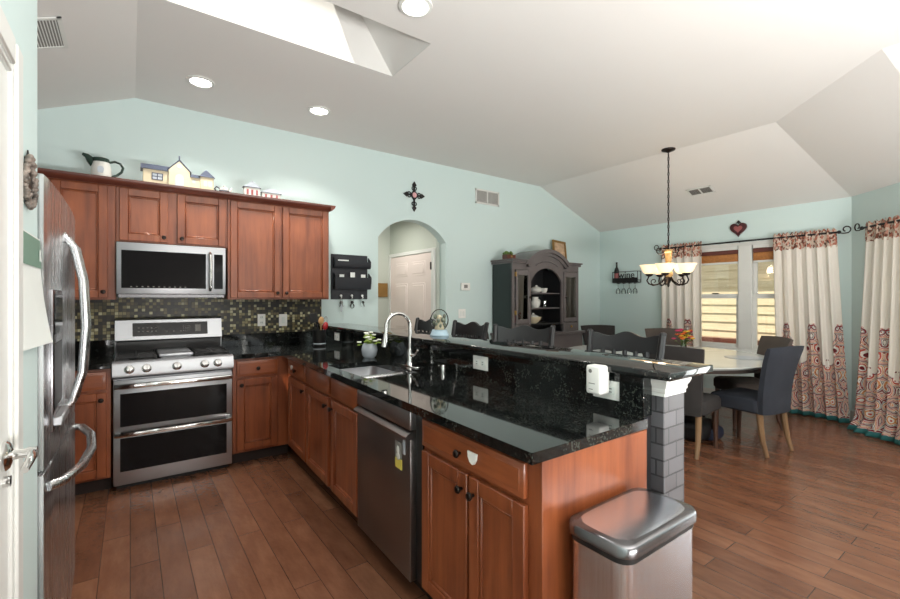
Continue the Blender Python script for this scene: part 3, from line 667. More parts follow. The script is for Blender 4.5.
b = B().box(0.475, 0.535, -0.0335, -0.0305, 0.62, 0.70, 0.001, 1); mg = obj('magnet', b, 'ventgrey', d, label='small black and white magnet with a yellow base')
obj('magnet_base', B().box(0.475, 0.54, -0.034, -0.0305, 0.575, 0.622, 0.001, 1), 'yellow', mg)
obj('magnet_figure', B().sphere((0.503, -0.034, 0.66), 0.014, 1, 0.25, 1.5, 10).sphere((0.506, -0.034, 0.632), 0.018, 1, 0.25, 1, 10), 'ceramic', mg)
obj('sticker', B().box(0.548, 0.57, -0.0325, -0.0305, 0.655, 0.72), 'palegrey', d)
# --- fridge
fg = thing('fridge', 'stainless french door fridge at the left edge beside the white wall', 'fridge', (-0.6, 2.3, 0))
FY0, FY1, FX = 1.832, 2.785, -0.212
obj('body', B().box(-0.94, -0.29, FY0 + .005, FY1 - .005, 0.03, 1.74, 0.004, 1), 'darkrim', fg, world=True)
obj('base_grille', B().box(-0.9, -0.26, FY0 + .02, FY1 - .02, 0.0, 0.06), 'black', fg, world=True)
FM = 2.305; FZ = 0.83
def bowed(y0, y1, z0, z1, x0=-0.285, bow=0.010):
    n = 8; ring = []
    for i in range(n + 1):
        y = y0 + (y1 - y0) * i / n; s = 1 - ((y - (FY0 + FY1) / 2) / ((FY1 - FY0) / 2)) ** 2
        ring.append((FX - .004 + bow * s, y))
    poly = [(x0, y0)] + [(q[0], q[1]) for q in ring] + [(x0, y1)]
    return B().prism(poly, 'Z', z0, z1, 0.004, 2)
dl = obj('door', bowed(FY0, FM - .003, FZ + .006, 1.755), 'steelv', fg, world=True)
dr = obj('door', bowed(FM + .003, FY1, FZ + .006, 1.755), 'steelv', fg, world=True)
fz = obj('freezer_drawer', bowed(FY0, FY1, 0.075, FZ - .006), 'steelv', fg, world=True)
for dd, y in ((dl, FM - .045), (dr, FM + .05)):
    pts = [(FX - .002, y, 0.93), (FX + .03, y, 0.97), (FX + .058, y, 1.08), (FX + .068, y, 1.26), (FX + .06, y, 1.44), (FX + .035, y, 1.57), (FX - .002, y, 1.62)]
    obj('handle', B().tube(pts, [0.013, 0.014, 0.014, 0.014, 0.014, 0.014, 0.013], 12), 'steelv', dd, world=True)
pts = [(FX - .002, FY0 + .07, 0.765), (FX + .03, FY0 + .10, 0.765), (FX + .07, FY0 + .25, 0.762), (FX + .085, (FY0 + FY1) / 2, 0.76), (FX + .07, FY1 - .25, 0.762), (FX + .03, FY1 - .10, 0.765), (FX - .002, FY1 - .07, 0.765)]
obj('handle', B().tube(pts, 0.016, 12), 'steelv', fz, world=True)
dp = obj('dispenser', B().box(FX - .006, FX + .008, 1.93, 2.17, 0.93, 1.40, 0.004, 2), 'darkrim', dl, world=True)
obj('dispenser_recess', B().box(FX + .004, FX + .0095, 1.95, 2.15, 1.0, 1.22, 0.002, 1), 'black', dp, world=True)
obj('dispenser_panel', B().box(FX + .004, FX + .0105, 1.95, 2.15, 1.25, 1.385, 0.002, 1), 'blackglass', dp, world=True)
obj('drip_tray', B().box(FX, FX + .03, 1.95, 2.15, 0.945, 0.975, 0.004, 1), 'steel', dp, world=True)
# --- sink & faucet
sk = thing('sink', 'stainless double bowl undermount sink set in the black granite', 'sink', (1.28, 2.6, 0.87))
def bowl(x0, x1, y0, y1, zt_, zb):
    b = B(); t_ = 0.012
    def rr(x0, x1, y0, y1, z, r=0.045, n=5):
        out = []
        for cx, cy, a0 in ((x1 - r, y1 - r, 0), (x0 + r, y1 - r, PI / 2), (x0 + r, y0 + r, PI), (x1 - r, y0 + r, 1.5 * PI)):
            for k in range(n + 1): a = a0 + PI / 2 * k / n; out.append((cx + r * math.cos(a), cy + r * math.sin(a), z))
        return out
    o = t_
    rings = [rr(x0 - o, x1 + o, y0 - o, y1 + o, zt_), rr(x0, x1, y0, y1, zt_), rr(x0 + .006, x1 - .006, y0 + .006, y1 - .006, zb + .03), rr(x0 + .03, x1 - .03, y0 + .03, y1 - .03, zb)]
    b.ring_skin(rings, True, False, True)
    return b
obj('bowl', bowl(hx0 + .004, hx1 - .004, 2.492, hy1 - .004, 0.877, 0.70), 'steel', sk, world=True, fixn=False)
obj('bowl', bowl(hx0 + .004, hx1 - .004, hy0 + .004, 2.458, 0.877, 0.70), 'steel', sk, world=True, fixn=False)
obj('divider', B().box(hx0, hx1, 2.45, 2.50, 0.80, 0.895, 0.01, 3), 'steelv', sk, world=True)
for y in (2.70, 2.37): obj('drain', B().lathe([(0.0, 0.0), (0.04, 0.0), (0.042, 0.004), (0.03, 0.006), (0.0, 0.003)], (1.28, y, 0.70), 'Z', 20), 'chrome', sk, world=True)
fc = thing('faucet', 'tall chrome gooseneck pull-down faucet behind the sink', 'faucet', (1.53, 2.56, 0.914))
obj('base', B().box(1.50, 1.56, 2.43, 2.69, 0.914, 0.921, 0.003, 1).lathe([(0.03, 0.92), (0.026, 0.93), (0.020, 0.95), (0.020, 1.01), (0.015, 1.03)], (1.53, 2.56, 0), 'Z', 20), 'chrome', fc, world=True)
pts = [(1.53, 2.56, 1.0 + 0.033 * k) for k in range(6)] + [(1.53 - 0.092 + 0.092 * math.cos(a), 2.56, 1.178 + 0.092 * math.sin(a)) for a in [PI * k / 14 for k in range(1, 14)]] + [(1.345, 2.555, 1.17), (1.340, 2.553, 1.12)]
obj('spout', B().tube(pts, 0.0115, 14), 'chrome', fc, world=True)
obj('spray_head', B().tube([(1.3405, 2.553, 1.14), (1.338, 2.552, 1.11), (1.334, 2.551, 1.08), (1.331, 2.55, 1.055)], [0.013, 0.016, 0.020, 0.021], 16), 'chrome', fc, world=True)
obj('lever', B().tube([(1.53, 2.54, 0.985), (1.53, 2.51, 0.99), (1.528, 2.485, 1.0), (1.526, 2.455, 1.03)], [0.012, 0.010, 0.007, 0.006], 10), 'chrome', fc, world=True)
solo('air_gap', B().lathe([(0.016, 0), (0.016, 0.035), (0.012, 0.045), (0.0, 0.047)], (0, 0, 0), 'Z', 16), 'chrome', 'small chrome air gap cap on the worktop right of the faucet', 'cap', loc=(1.565, 2.22, 0.914))
# --- outlets
def plate(name, label, cat, group, loc, rotz, w=0.072, h=0.118, style='outlet', mat='whiteplastic'):
    t = thing(name, label, cat, loc, rotz, group)
    obj('cover_plate', B().box(-w / 2, w / 2, -0.006, 0, -h / 2, h / 2, 0.003, 2), mat, t)
    if style == 'outlet':
        for z in (-0.026, 0.026) if h > w else ((0),):
            obj('socket', B().box(-0.016, 0.016, -0.008, -0.004, z - .016, z + .016, 0.003, 1), 'paper', t)
            obj('slot', B().box(-0.008, -0.005, -0.0085, -0.0075, z - .004, z + .008).box(0.005, 0.008, -0.0085, -0.0075, z - .004, z + .008), 'black', t)
    elif style == 'outlet_h':
        for x in (-0.026, 0.026):
            obj('socket', B().box(x - .016, x + .016, -0.008, -0.004, -0.016, 0.016, 0.003, 1), 'paper', t)
            obj('slot', B().box(x - .008, x + .004, -0.0085, -0.0075, -0.008, -0.005).box(x - .008, x + .004, -0.0085, -0.0075, 0.005, 0.008), 'black', t)
    else:
        for k in range(style):
            x = (k - (style - 1) / 2) * 0.046
            obj('switch', B().box(x - .016, x + .016, -0.009, -0.004, -0.033, 0.033, 0.003, 1), 'paper', t)
    return t
plate('wall_outlet', 'white outlet on the mosaic tile, left one of the two', 'outlet', None, (1.04, YW - .012, 1.158), 0)
plate('light_switch', 'white switch plate on the mosaic tile, right of the tile outlet', 'switch', None, (1.245, YW - .012, 1.152), 0, 0.08, 0.12, 1)
plate('wall_outlet', 'white outlet on the black granite beside the utensil crock', 'outlet', None, (1.612, 4.06, 1.003), R90, 0.118, 0.075, 'outlet_h')
plate('wall_outlet', 'white outlet on the granite splash behind the middle of the peninsula worktop', 'outlet', None, (1.612, 1.915, 1.003), R90, 0.128, 0.078, 'outlet_h')
plate('wall_outlet', 'white outlet on the granite splash behind the plug-in device at the bar end', 'outlet', None, (1.612, 1.10, 0.990), R90, 0.125, 0.078, 'outlet_h')
pg = thing('plug_in_device', 'white plug-in device with printed front on the outlet under the bar end', 'plug-in device', (1.56, 1.108, 0.99), R90)
obj('housing', B().box(-0.036, 0.036, -0.03, 0.036, -0.012, 0.105, 0.010, 3), 'whiteplastic', pg)
obj('emblem', B().lathe([(0.008, 0.0), (0.008, 0.001), (0.0, 0.001)], (-0.012, -0.03, 0.082), '-Y', 14), 'ventgrey', pg)
obj('print', B().box(-0.02, 0.01, -0.0308, -0.0298, 0.03, 0.033).box(-0.02, 0.0, -0.0308, -0.0298, 0.006, 0.009), 'ventgrey', pg)
# --- counter things
uc = thing('utensil_crock', 'black utensil crock in the worktop corner beside the tile', 'crock', (1.47, 4.15, 0.914))
obj('body', B().lathe([(0.0, 0.0), (0.055, 0.0), (0.06, 0.01), (0.062, 0.15), (0.064, 0.155), (0.058, 0.155), (0.056, 0.02), (0.0, 0.015)], (0, 0, 0), 'Z', 24), 'black', uc)
obj('band', B().lathe([(0.0625, 0.02), (0.0625, 0.03)], (0, 0, 0), 'Z', 24, False, False), 'palegrey', uc)
def utensil(name, label, cat, mat, dx, dy, lean, L, head):
    b = B().tube([(0, 0, 0), (0, 0, L)], 0.006, 8)
    if head == 'spatula': b.box(-0.035, 0.035, -0.003, 0.003, L, L + 0.09, 0.002, 1)
    elif head == 'spoon': b.sphere((0, 0, L + .025), 0.028, 1, 0.4, 1.4, 12)
    elif head == 'ladle': b.sphere((0.02, 0, L + .01), 0.035, 1, 0.9, 0.7, 12)
    elif head == 'whisk':
        for a in range(4):
            q = a * PI / 4
            b.tube([(0.022 * math.sin(t_) * math.cos(q), 0.022 * math.sin(t_) * math.sin(q), L + 0.05 - 0.05 * math.cos(t_)) for t_ in [k * PI / 8 for k in range(9)]], 0.0015, 5)
    b.xf(Matrix.Rotation(lean[0], 4, 'Y') @ Matrix.Rotation(lean[1], 4, 'X'))
    return solo(name, b, mat, label, cat, loc=(1.47 + dx, 4.15 + dy, 0.932))
utensil('spatula', 'black spatula leaning left in the black utensil crock', 'spatula', 'black', -0.02, 0.0, (-0.17, 0.05), 0.21, 'spatula')
utensil('ladle', 'black ladle standing at the back of the utensil crock', 'ladle', 'navy', 0.0, 0.02, (-0.05, -0.08), 0.20, 'ladle')
utensil('wooden_spoon', 'pale wooden spoon standing in the utensil crock', 'spoon', 'woodspoon', 0.005, -0.01, (0.02, 0.06), 0.2, 'spoon')
utensil('serving_spoon', 'red serving spoon leaning right in the utensil crock', 'spoon', 'red', 0.02, -0.005, (0.2, 0.03), 0.15, 'spoon')
utensil('whisk', 'wire whisk leaning far right in the utensil crock', 'whisk', 'chrome', 0.015, 0.015, (0.24, -0.05), 0.17, 'whisk')
fp = thing('flower_pot', 'pale round pot of small white flowers beside the sink', 'flower pot', (1.49, 3.10, 0.914))
obj('pot', B().lathe([(0.0, 0.0), (0.04, 0.0), (0.055, 0.02), (0.062, 0.06), (0.055, 0.095), (0.045, 0.11), (0.04, 0.11), (0.04, 0.09), (0.0, 0.085)], (0, 0, 0), 'Z', 24), 'palegrey', fp)
b = B(); b2 = B()
for k in range(26):
    a = random.uniform(0, 2 * PI); r = random.uniform(0.01, 0.09); h = random.uniform(0.13, 0.2) - r * .4
    b.tube([(0.3 * r * math.cos(a), 0.3 * r * math.sin(a), 0.09), (r * math.cos(a), r * math.sin(a), h)], 0.0018, 5)
    b.sphere((r * math.cos(a) * 1.05, r * math.sin(a) * 1.05, h - .01), 0.014, 1, 1, 0.35, 8)
    if k % 2 == 0:
        for q in range(5): b2.sphere((r * math.cos(a) + .010 * math.cos(q * 1.257), r * math.sin(a) + .010 * math.sin(q * 1.257), h + .012), 0.009, 1, 1, 0.6, 8)
obj('leaves', b, 'lime', fp); obj('flowers', b2, 'petalwhite', fp)
M['globe'] = thinglass('globe_glass', (0.97, 0.98, 0.98, 1), 0.02)
sg = thing('snow_globe', 'glass snow globe with a yellow figure on a pale blue base on the bar', 'snow globe', (1.80, 2.60, 1.10))
obj('base', B().lathe([(0.0, 0.0), (0.068, 0.0), (0.07, 0.008), (0.062, 0.022), (0.054, 0.045), (0.0, 0.047)], (0, 0, 0), 'Z', 28), 'paleblue', sg)
obj('globe', B().sphere((0, 0, 0.115), 0.066, 1, 1, 1.2, 28), 'globe', sg)
b = B()
for k in range(14):
    a = 0.3 + 2 * PI * k / 14; rr_ = random.uniform(.030, .042); b.sphere((rr_ * math.cos(a), rr_ * math.sin(a), random.uniform(.075, .15)), random.uniform(.008, .013), 1, 1, 1.5, 8)
obj('snowy_trees', b, simple('snowy_tree_paint', lin(120, 128, 112), 0.5, noise=0.6, nscale=60), sg)
obj('figure', B().lathe([(0.0, 0.045), (0.036, 0.047), (0.034, 0.06), (0.024, 0.085), (0.027, 0.1), (0.019, 0.118), (0.021, 0.13), (0.015, 0.147), (0.0, 0.153)], (0, 0, 0), 'Z', 18), 'cream', sg)
# --- trash can
tc = thing('trash_can', 'stainless rectangular trash can with domed lid at the peninsula end', 'trash can', (1.295, 0.784, 0))
def rrect(x0, x1, y0, y1, z, r, n=6, bulge=0.0):
    out = []
    for cx, cy, a0 in ((x1 - r, y1 - r, 0), (x0 + r, y1 - r, PI / 2), (x0 + r, y0 + r, PI), (x1 - r, y0 + r, 1.5 * PI)):
        for k in range(n + 1): a = a0 + PI / 2 * k / n; out.append((cx + r * math.cos(a), cy + r * math.sin(a), z))
    return out
TX, TY = 0.208, 0.108
obj('body', B().ring_skin([rrect(-TX + .006, TX - .006, -TY + .006, TY - .006, z, 0.045, 8) for z in (0.02, 0.640)]), 'steelcan', tc)
obj('base', B().ring_skin([rrect(-TX, TX, -TY, TY, z, 0.05, 8) for z in (0.0, 0.03)]), 'black', tc)
obj('collar', B().ring_skin([rrect(-TX + .004, TX - .004, -TY + .004, TY - .004, z, 0.045, 8) for z in (0.634, 0.656)]), 'black', tc)
lid = obj('lid', B().ring_skin([rrect(-TX - .004, TX + .004, -TY - .004, TY + .004, 0.654, 0.05, 8), rrect(-TX - .004, TX + .004, -TY - .004, TY + .004, 0.679, 0.05, 8), rrect(-TX, TX, -TY, TY, 0.686, 0.047, 8), rrect(-TX + .007, TX - .007, -TY + .007, TY - .007, 0.689, 0.042, 8)], True, True, True), 'darkrim', tc)
b = B()
def lidtop(u, v):
    x = -TX + .010 + u * (2 * TX - .020); y = -TY + .010 + v * (2 * TY - .020); cx_, cy_ = 2 * u - 1, 2 * v - 1
    r = 0.04; ax, ay = TX - .01 - r, TY - .01 - r
    if abs(x) > ax and abs(y) > ay:
        vx, vy = abs(x) - ax, abs(y) - ay; d_ = max(vx, vy); L_ = math.hypot(vx, vy)
        if L_ > 1e-6: s_ = d_ / L_; x = math.copysign(ax + vx * s_, x); y = math.copysign(ay + vy * s_, y)
    return (x, y, 0.688 + 0.006 * (1 - cx_ ** 2) ** 0.8 * (1 - cy_ ** 2) ** 0.8)
obj('lid_panel', b.grid(lidtop, 28, 20), 'steelcan', lid)
obj('pedal', B().box(-0.05, 0.05, -TY - .04, -TY + .01, 0.012, 0.022, 0.004, 2), 'steel', tc)
# --- ceramics on the wall cabinets
ZT = 2.2875
pc = thing('pitcher', 'white ceramic cottage pitcher with dark green spout on the wall cabinets', 'pitcher', (-0.18, 4.28, ZT))
obj('body', B().lathe([(0.0, 0.0), (0.058, 0.0), (0.064, 0.02), (0.063, 0.07), (0.053, 0.12), (0.048, 0.145), (0.040, 0.145), (0.04, 0.02), (0.0, 0.015)], (0, 0, 0), 'Z', 24), 'ceramic', pc)
obj('rim', B().lathe([(0.055, 0.118), (0.051, 0.148), (0.045, 0.152), (0.044, 0.12)], (0, 0, 0), 'Z', 24, False, False), 'darkgreen', pc)
obj('spout', B().tube([(-0.038, 0, 0.095), (-0.062, 0, 0.13), (-0.085, 0, 0.158), (-0.11, 0, 0.168)], [0.030, 0.028, 0.018, 0.010], 12), 'darkgreen', pc)
obj('handle', B().tube([(0.044, 0, 0.125), (0.085, 0, 0.14), (0.118, 0, 0.13), (0.135, 0, 0.10), (0.125, 0, 0.065), (0.095, 0, 0.035), (0.06, 0, 0.018)], 0.009, 10), 'darkgreen', pc)
obj('painted_door', B().prism([(-0.015, 0.03)] + arch_pts(-0.02, 0.02, 0.06, 0.08, 8) + [(0.015, 0.03)], 'Y', -0.066, -0.055), 'palegrey', pc)
hj = thing('cottage_jar', 'cream ceramic cottage jar with slate roof on the wall cabinets', 'jar', (0.326, 4.28, ZT))
obj('walls', B().box(-0.245, -0.06, -0.05, 0.05, 0, 0.115, 0.003, 1).box(0.06, 0.16, -0.05, 0.05, 0, 0.095, 0.003, 1).box(0.15, 0.25, -0.06, 0.06, 0, 0.11, 0.003, 1)
    .prism([(-0.075, 0), (0.075, 0), (0.075, 0.13), (0.0, 0.215), (-0.075, 0.13)], 'Y', -0.065, 0.05), 'cream', hj)
b = B(); b.prism([(-0.062, 0.112), (0.062, 0.112), (0.0, 0.165)], 'X', -0.26, -0.06); b.prism([(-0.062, 0.092), (0.062, 0.092), (0.0, 0.13)], 'X', 0.06, 0.16)
b.ring_skin([[(0.14, -.07, .108), (0.26, -.07, .108), (0.26, .07, .108), (0.14, .07, .108)], [(0.195, -.005, .18), (0.205, -.005, .18), (0.205, .005, .18), (0.195, .005, .18)]])
for s_ in (-1, 1): b.ring_skin([[(s_ * 0.0, y, 0.222), (s_ * 0.085, y, 0.128), (s_ * 0.085, y, 0.117), (0, y, 0.207)] for y in (-0.07, 0.055)])
b.cyl((0, -0.06, 0.215), (0, -0.06, 0.25), 0.005); obj('roof', b, 'slate', hj)
b = B()
for x0, x1, y_, z0, z1 in ((-0.185, -0.115, -.053, 0.035, 0.085), (0.175, 0.2, -.063, 0.03, 0.075), (0.21, 0.235, -.063, 0.03, 0.075), (0.09, 0.115, -.053, 0.045, 0.07)):
    obj('window_pane', B().box(x0, x1, y_, y_ + .005, z0, z1), 'palegrey', hj)
obj('window_pane', B().lathe([(0.016, 0), (0.016, 0.004), (0, 0.004)], (0, -0.065, 0.165), '-Y', 14), 'palegrey', hj)
b = B()
for x in (-0.185, -0.15, -0.115): b.box(x - .003, x + .003, -0.055, -0.05, 0.033, 0.087)
for z in (0.035, 0.06, 0.085): b.box(-0.187, -0.113, -0.055, -0.05, z - .003, z + .003)
obj('window_bars', b, 'slate', hj)
obj('front_door', B().prism([(-0.03, 0.0)] + arch_pts(-0.03, 0.03, 0.07, 0.10, 8) + [(0.03, 0.0)], 'Y', -0.069, -0.064), 'palegrey', hj)
tp = thing('teapot', 'tiny white teapot with dark handle right of the cottage jar', 'teapot', (0.666, 4.28, ZT))
obj('body', B().lathe([(0.0, 0.0), (0.03, 0.0), (0.04, 0.02), (0.036, 0.045), (0.02, 0.055), (0.006, 0.06), (0.008, 0.068), (0.0, 0.072)], (0, 0, 0), 'Z', 20), 'ceramic', tp)
obj('handle', B().tube([(-0.034, 0, 0.04), (-0.06, 0, 0.055), (-0.075, 0, 0.035), (-0.06, 0, 0.012), (-0.036, 0, 0.015)], 0.006, 8), 'slate', tp)
obj('spout', B().tube([(0.034, 0, 0.02), (0.055, 0, 0.035), (0.06, 0, 0.058)], [0.010, 0.008, 0.006], 8), 'ceramic', tp)
obj('band', B().lathe([(0.041, 0.014), (0.042, 0.02), (0.041, 0.026)], (0, 0, 0), 'Z', 20, False, False), 'slate', tp)
def mini_house(label, x, w_, h_, tower):
    t = thing('ceramic_house', label, 'ceramic house', (x, 4.28, ZT))
    obj('walls', B().box(-w_ / 2, w_ / 2, -0.03, 0.03, 0, h_ * .62, 0.002, 1), 'ceramic', t)
    b = B().prism([(-w_ / 2 - .008, h_ * .6), (w_ / 2 + .008, h_ * .6), (0.0 if tower else w_ * .2, h_), (0.0 if tower else -w_ * .2, h_)], 'Y', -0.036, 0.036); obj('roof', b, 'palegrey', t)
    b = B()
    for k in range(3): xx = (k - 1) * w_ * .3; b.box(xx - .009, xx + .009, -0.033, -0.028, h_ * .12, h_ * .45)
    obj('openings', b, 'winered', t)
    obj('eave_line', B().box(-w_ / 2 - .01, w_ / 2 + .01, -0.038, 0.038, h_ * .585, h_ * .62), 'slate', t)
mini_house('small white ceramic house with peaked roof, left of the two by the cabinet end', 0.89, 0.13, 0.14, True)
mini_house('small white ceramic house with low roof, right of the two by the cabinet end', 1.055, 0.16, 0.09, False)
# --- mail organizer & keys
om = thing('mail_organizer', 'navy wall organizer with mail pockets and key hooks beside the cabinets', 'organizer', (1.97, YW, 1.36))
obj('backboard', B().box(1.745, 2.17, YW - .014, YW - .001, 1.36, 1.85, 0.003, 1), 'navy', om, world=True)
def pocket(z0, z1, dep):
    poly = [(YW - .014, z0), (YW - .014 - dep * .75, z0), (YW - .014 - dep, z1 - .05), (YW - .014 - dep, z1), (YW - .014 - dep + .012, z1), (YW - .03, z0 + .02)]
    b = B().prism(poly, 'X', 1.765, 2.19, 0.002, 1); 
    for x in (1.765, 2.178): b.prism([(YW - .014, z0), (YW - .014 - dep * .75, z0), (YW - .014 - dep, z1), (YW - .014, z1 + .05)], 'X', x, x + .012)
    return b
obj('pocket', pocket(1.70, 1.775, 0.055), 'navy', om, world=True); obj('pocket', pocket(1.47, 1.60, 0.065), 'navy', om, world=True)
solo('envelope', B().box(1.81, 1.93, YW - .05, YW - .046, 1.73, 1.79), 'paper', 'white envelope in the upper pocket of the navy organizer', 'envelope')
for k, (x, z, lb) in enumerate(((1.85, 1.63, 'white paper in the lower organizer pocket, leftmost of three'), (1.975, 1.655, 'tall white paper in the middle of the lower organizer pocket'), (2.10, 1.635, 'white paper in the lower organizer pocket, rightmost of three'))):
    solo('paper_slip', B().box(x - .026, x + .026, YW - .055, YW - .052, 1.52, z), 'paper', lb, 'paper', 'papers in the organizer pocket')
for k, x in enumerate((1.85, 1.975, 2.10)):
    obj('hook', B().sphere((x, YW - .03, 1.40), 0.014, 1, 1, 1, 10).tube([(x, YW - .014, 1.40), (x, YW - .04, 1.395), (x, YW - .045, 1.38), (x, YW - .038, 1.372)], 0.005, 8), 'whiteplastic', om, world=True)
    lab = ('keys with a long tag hanging from the left organizer hook', 'keys with a round fob hanging from the middle organizer hook', 'bunch of dark keys hanging from the right organizer hook')[k]
    kt = thing('key_ring', lab, 'keys', (x, YW - .04, 1.372), 0, 'key rings on the organizer')
    obj('ring', B().tube([(0.016 * math.cos(a), 0, -0.016 + 0.016 * math.sin(a)) for a in [i * 2 * PI / 14 for i in range(15)]], 0.0018, 6), 'chrome', kt)
    for q in range(2):
        m_ = Matrix.Translation((0, 0.004 * q, -0.03)) @ Matrix.Rotation((-0.3, 0.25)[q] , 4, 'Y')
        obj('key', B().box(-0.013, 0.013, -0.002, 0.002, -0.03, 0, 0.004, 1).box(-0.004, 0.004, -0.0015, 0.0015, -0.065, -0.028).xf(m_), ('chrome', 'black', 'bronze')[(k + q) % 3], kt)
    if k == 0: obj('tag', B().box(-0.009, 0.009, -0.003, 0.003, -0.145, -0.075, 0.003, 1).tube([(0, 0, -0.03), (0, 0, -0.08)], 0.0015, 6), 'palegrey', kt)
    if k == 1: obj('fob', B().tube([(0.025 * math.cos(a), 0, -0.085 + 0.025 * math.sin(a)) for a in [i * 2 * PI / 16 for i in range(17)]], 0.004, 6), 'chrome', kt)
# --- cross, vents, thermostat, switch on the back wall
cr = thing('wall_cross', 'ornate dark metal cross with a pink stone above the arch', 'cross', (2.79, YW, 2.625))
b = B()
def scroll(c, dirv, side):
    pts = []
    for k in range(14):
        a = k / 13 * 1.5 * PI; r = 0.028 * (1 - k / 18)
        pts.append((c[0] + dirv[0] * r * math.sin(a) * 1.2 + side * dirv[1] * r * (1 - math.cos(a)), -0.012, c[1] + dirv[1] * r * math.sin(a) * 1.2 + side * dirv[0] * r * (1 - math.cos(a))))
    return pts
for dv, L_ in (((0, 1), 0.10), ((0, -1), 0.135), ((1, 0), 0.085), ((-1, 0), 0.085)):
    b.box(min(0, dv[0] * L_) - .011 * abs(dv[1]), max(0, dv[0] * L_) + .011 * abs(dv[1]), -0.018, -0.004, min(0, dv[1] * L_) - .011 * abs(dv[0]), max(0, dv[1] * L_) + .011 * abs(dv[0]), 0.003, 1)
    for sd in (-1, 1): b.tube(scroll((dv[0] * L_ * .72, dv[1] * L_ * .72), dv, sd), 0.007, 6)
    b.prism([(dv[0] * (L_ + .065), dv[1] * (L_ + .065)), (dv[0] * (L_ + .02) - dv[1] * .03, dv[1] * (L_ + .02) + dv[0] * .03), (dv[0] * (L_ - .01), dv[1] * (L_ - .01)), (dv[0] * (L_ + .02) + dv[1] * .03, dv[1] * (L_ + .02) - dv[0] * .03)], 'Y', -0.02, -0.004)
b.prism([(0, 0.07), (0.06, 0), (0, -0.07), (-0.06, 0)], 'Y', -0.02, -0.002, 0.004, 1)
obj('frame', b, 'iron', cr)
obj('stone', B().sphere((0, -0.02, 0), 0.03, 1, 0.5, 1.1, 14), 'pink', cr, label='pink round stone')
def vent(name, label, loc, rot, w_, h_, cols=2, along='v'):
    t = thing(name, label, 'vent', loc, 0); t.rotation_euler = rot
    f = 0.022; b = B().box(-w_ / 2, w_ / 2, -0.008, 0, -h_ / 2, -h_ / 2 + f).box(-w_ / 2, w_ / 2, -0.008, 0, h_ / 2 - f, h_ / 2).box(-w_ / 2, -w_ / 2 + f, -0.008, 0, -h_ / 2, h_ / 2).box(w_ / 2 - f, w_ / 2, -0.008, 0, -h_ / 2, h_ / 2)
    for c in range(1, cols): xx = -w_ / 2 + w_ * c / cols; b.box(xx - .008, xx + .008, -0.008, 0, -h_ / 2, h_ / 2)
    obj('frame', b, 'white', t)
    obj('shade_backing', B().box(-w_ / 2 + .01, w_ / 2 - .01, -0.003, -0.001, -h_ / 2 + .01, h_ / 2 - .01), 'ventgrey', t)  # grey sheet paints in the shade between the louvers
    b = B(); n = int((h_ - 2 * f) / 0.014)
    for k in range(n):
        z = -h_ / 2 + f + .007 + k * .014; b.quad((-w_ / 2 + f, -0.007, z - .004), (w_ / 2 - f, -0.007, z - .004), (w_ / 2 - f, -0.002, z + .004), (-w_ / 2 + f, -0.002, z + .004))
    obj('louvers', b, 'white', t, flat=True)
    return t
vent('wall_vent', 'white two panel return vent high on the back wall', (3.97, YW - .001, 2.755), (0, 0, 0), 0.43, 0.20, 2)
k1 = math.atan(0.575 / 1.495); kl = math.atan(0.43 / 1.033)
vent('ceiling_vent', 'white ceiling register near the dining chandelier', (5.89, 2.65, 3.07 - (5.89 - 5.03) * (0.58 / 1.545) - .003), (-PI / 2, 0, PI / 2) , 0.30, 0.17, 2).rotation_euler = (Matrix.Rotation(math.atan(0.58 / 1.545), 4, 'Y') @ Matrix.Rotation(PI / 2, 4, 'Z') @ Matrix.Rotation(PI / 2, 4, 'X')).to_euler()
vent('ceiling_vent', 'white vent grille on the sloped ceiling at the upper left', (-0.42, 3.40, 3.07 + (-0.42 - 0.033) * (0.43 / 1.033) - .003), (0, 0, 0), 0.36, 0.24, 1).rotation_euler = (Matrix.Rotation(-kl, 4, 'Y') @ Matrix.Rotation(PI / 2, 4, 'Z') @ Matrix.Rotation(PI / 2, 4, 'X')).to_euler()
th = thing('thermostat', 'white thermostat with grey screen on the back wall', 'thermostat', (3.58, YW, 1.525))
obj('housing', B().box(-0.075, 0.075, -0.022, 0, -0.05, 0.05, 0.006, 2), 'whiteplastic', th); obj('screen', B().box(-0.03, 0.03, -0.024, -0.02, -0.018, 0.025, 0.002, 1), 'ventgrey', th)
plate('light_switch', 'white double switch plate on the back wall below the thermostat', 'switch', None, (3.53, YW, 1.17), 0, 0.12, 0.12, 2)
solo('wall_picture', B().box(3.0, 3.17, 5.955, 5.98, 1.39, 1.6, 0.006, 1), 'gold', 'small gilt picture at the end of the hallway', 'picture')
# --- wreath and calendar on the near left wall
wr = thing('wall_wreath', 'oval dark woven wreath hanging on the near left wall', 'wreath', (-0.228, 1.625, 1.683))
b = B()
for k in range(120):
    a = 2 * PI * k / 60; q = random.uniform(-.010, .010); b.sphere((0.010 + random.uniform(-.003, .003), (0.060 + q) * math.cos(a), (0.058 + q) * math.sin(a)), random.uniform(0.005, 0.008), 1, 1, 1, 8)
obj('beads', b, simple('mottled_wreath', lin(112, 102, 94), 0.5, noise=0.75, nscale=45), wr)
obj('plaque', B().lathe([(0.0, 0.0), (0.045, 0.0), (0.045, 0.008), (0.0, 0.009)], (0, 0, 0), 'X', 20), 'bronze', wr)
obj('hanging_wire', B().tube([(0.006, -0.03, 0.05), (0.005, 0, 0.085), (0.006, 0.03, 0.05)], 0.002, 6), 'iron', wr)
cl = thing('wall_calendar', 'paper wall calendar with sage green band hanging on the near left wall', 'calendar', (-0.228, 1.67, 1.40))
obj('sheet', B().grid(lambda u, v: (-0.224 + 0.03 * (1 - v) ** 2 * u, 1.525 + .30 * u, 1.235 + .315 * v), 8, 10), 'paper', cl, world=True)
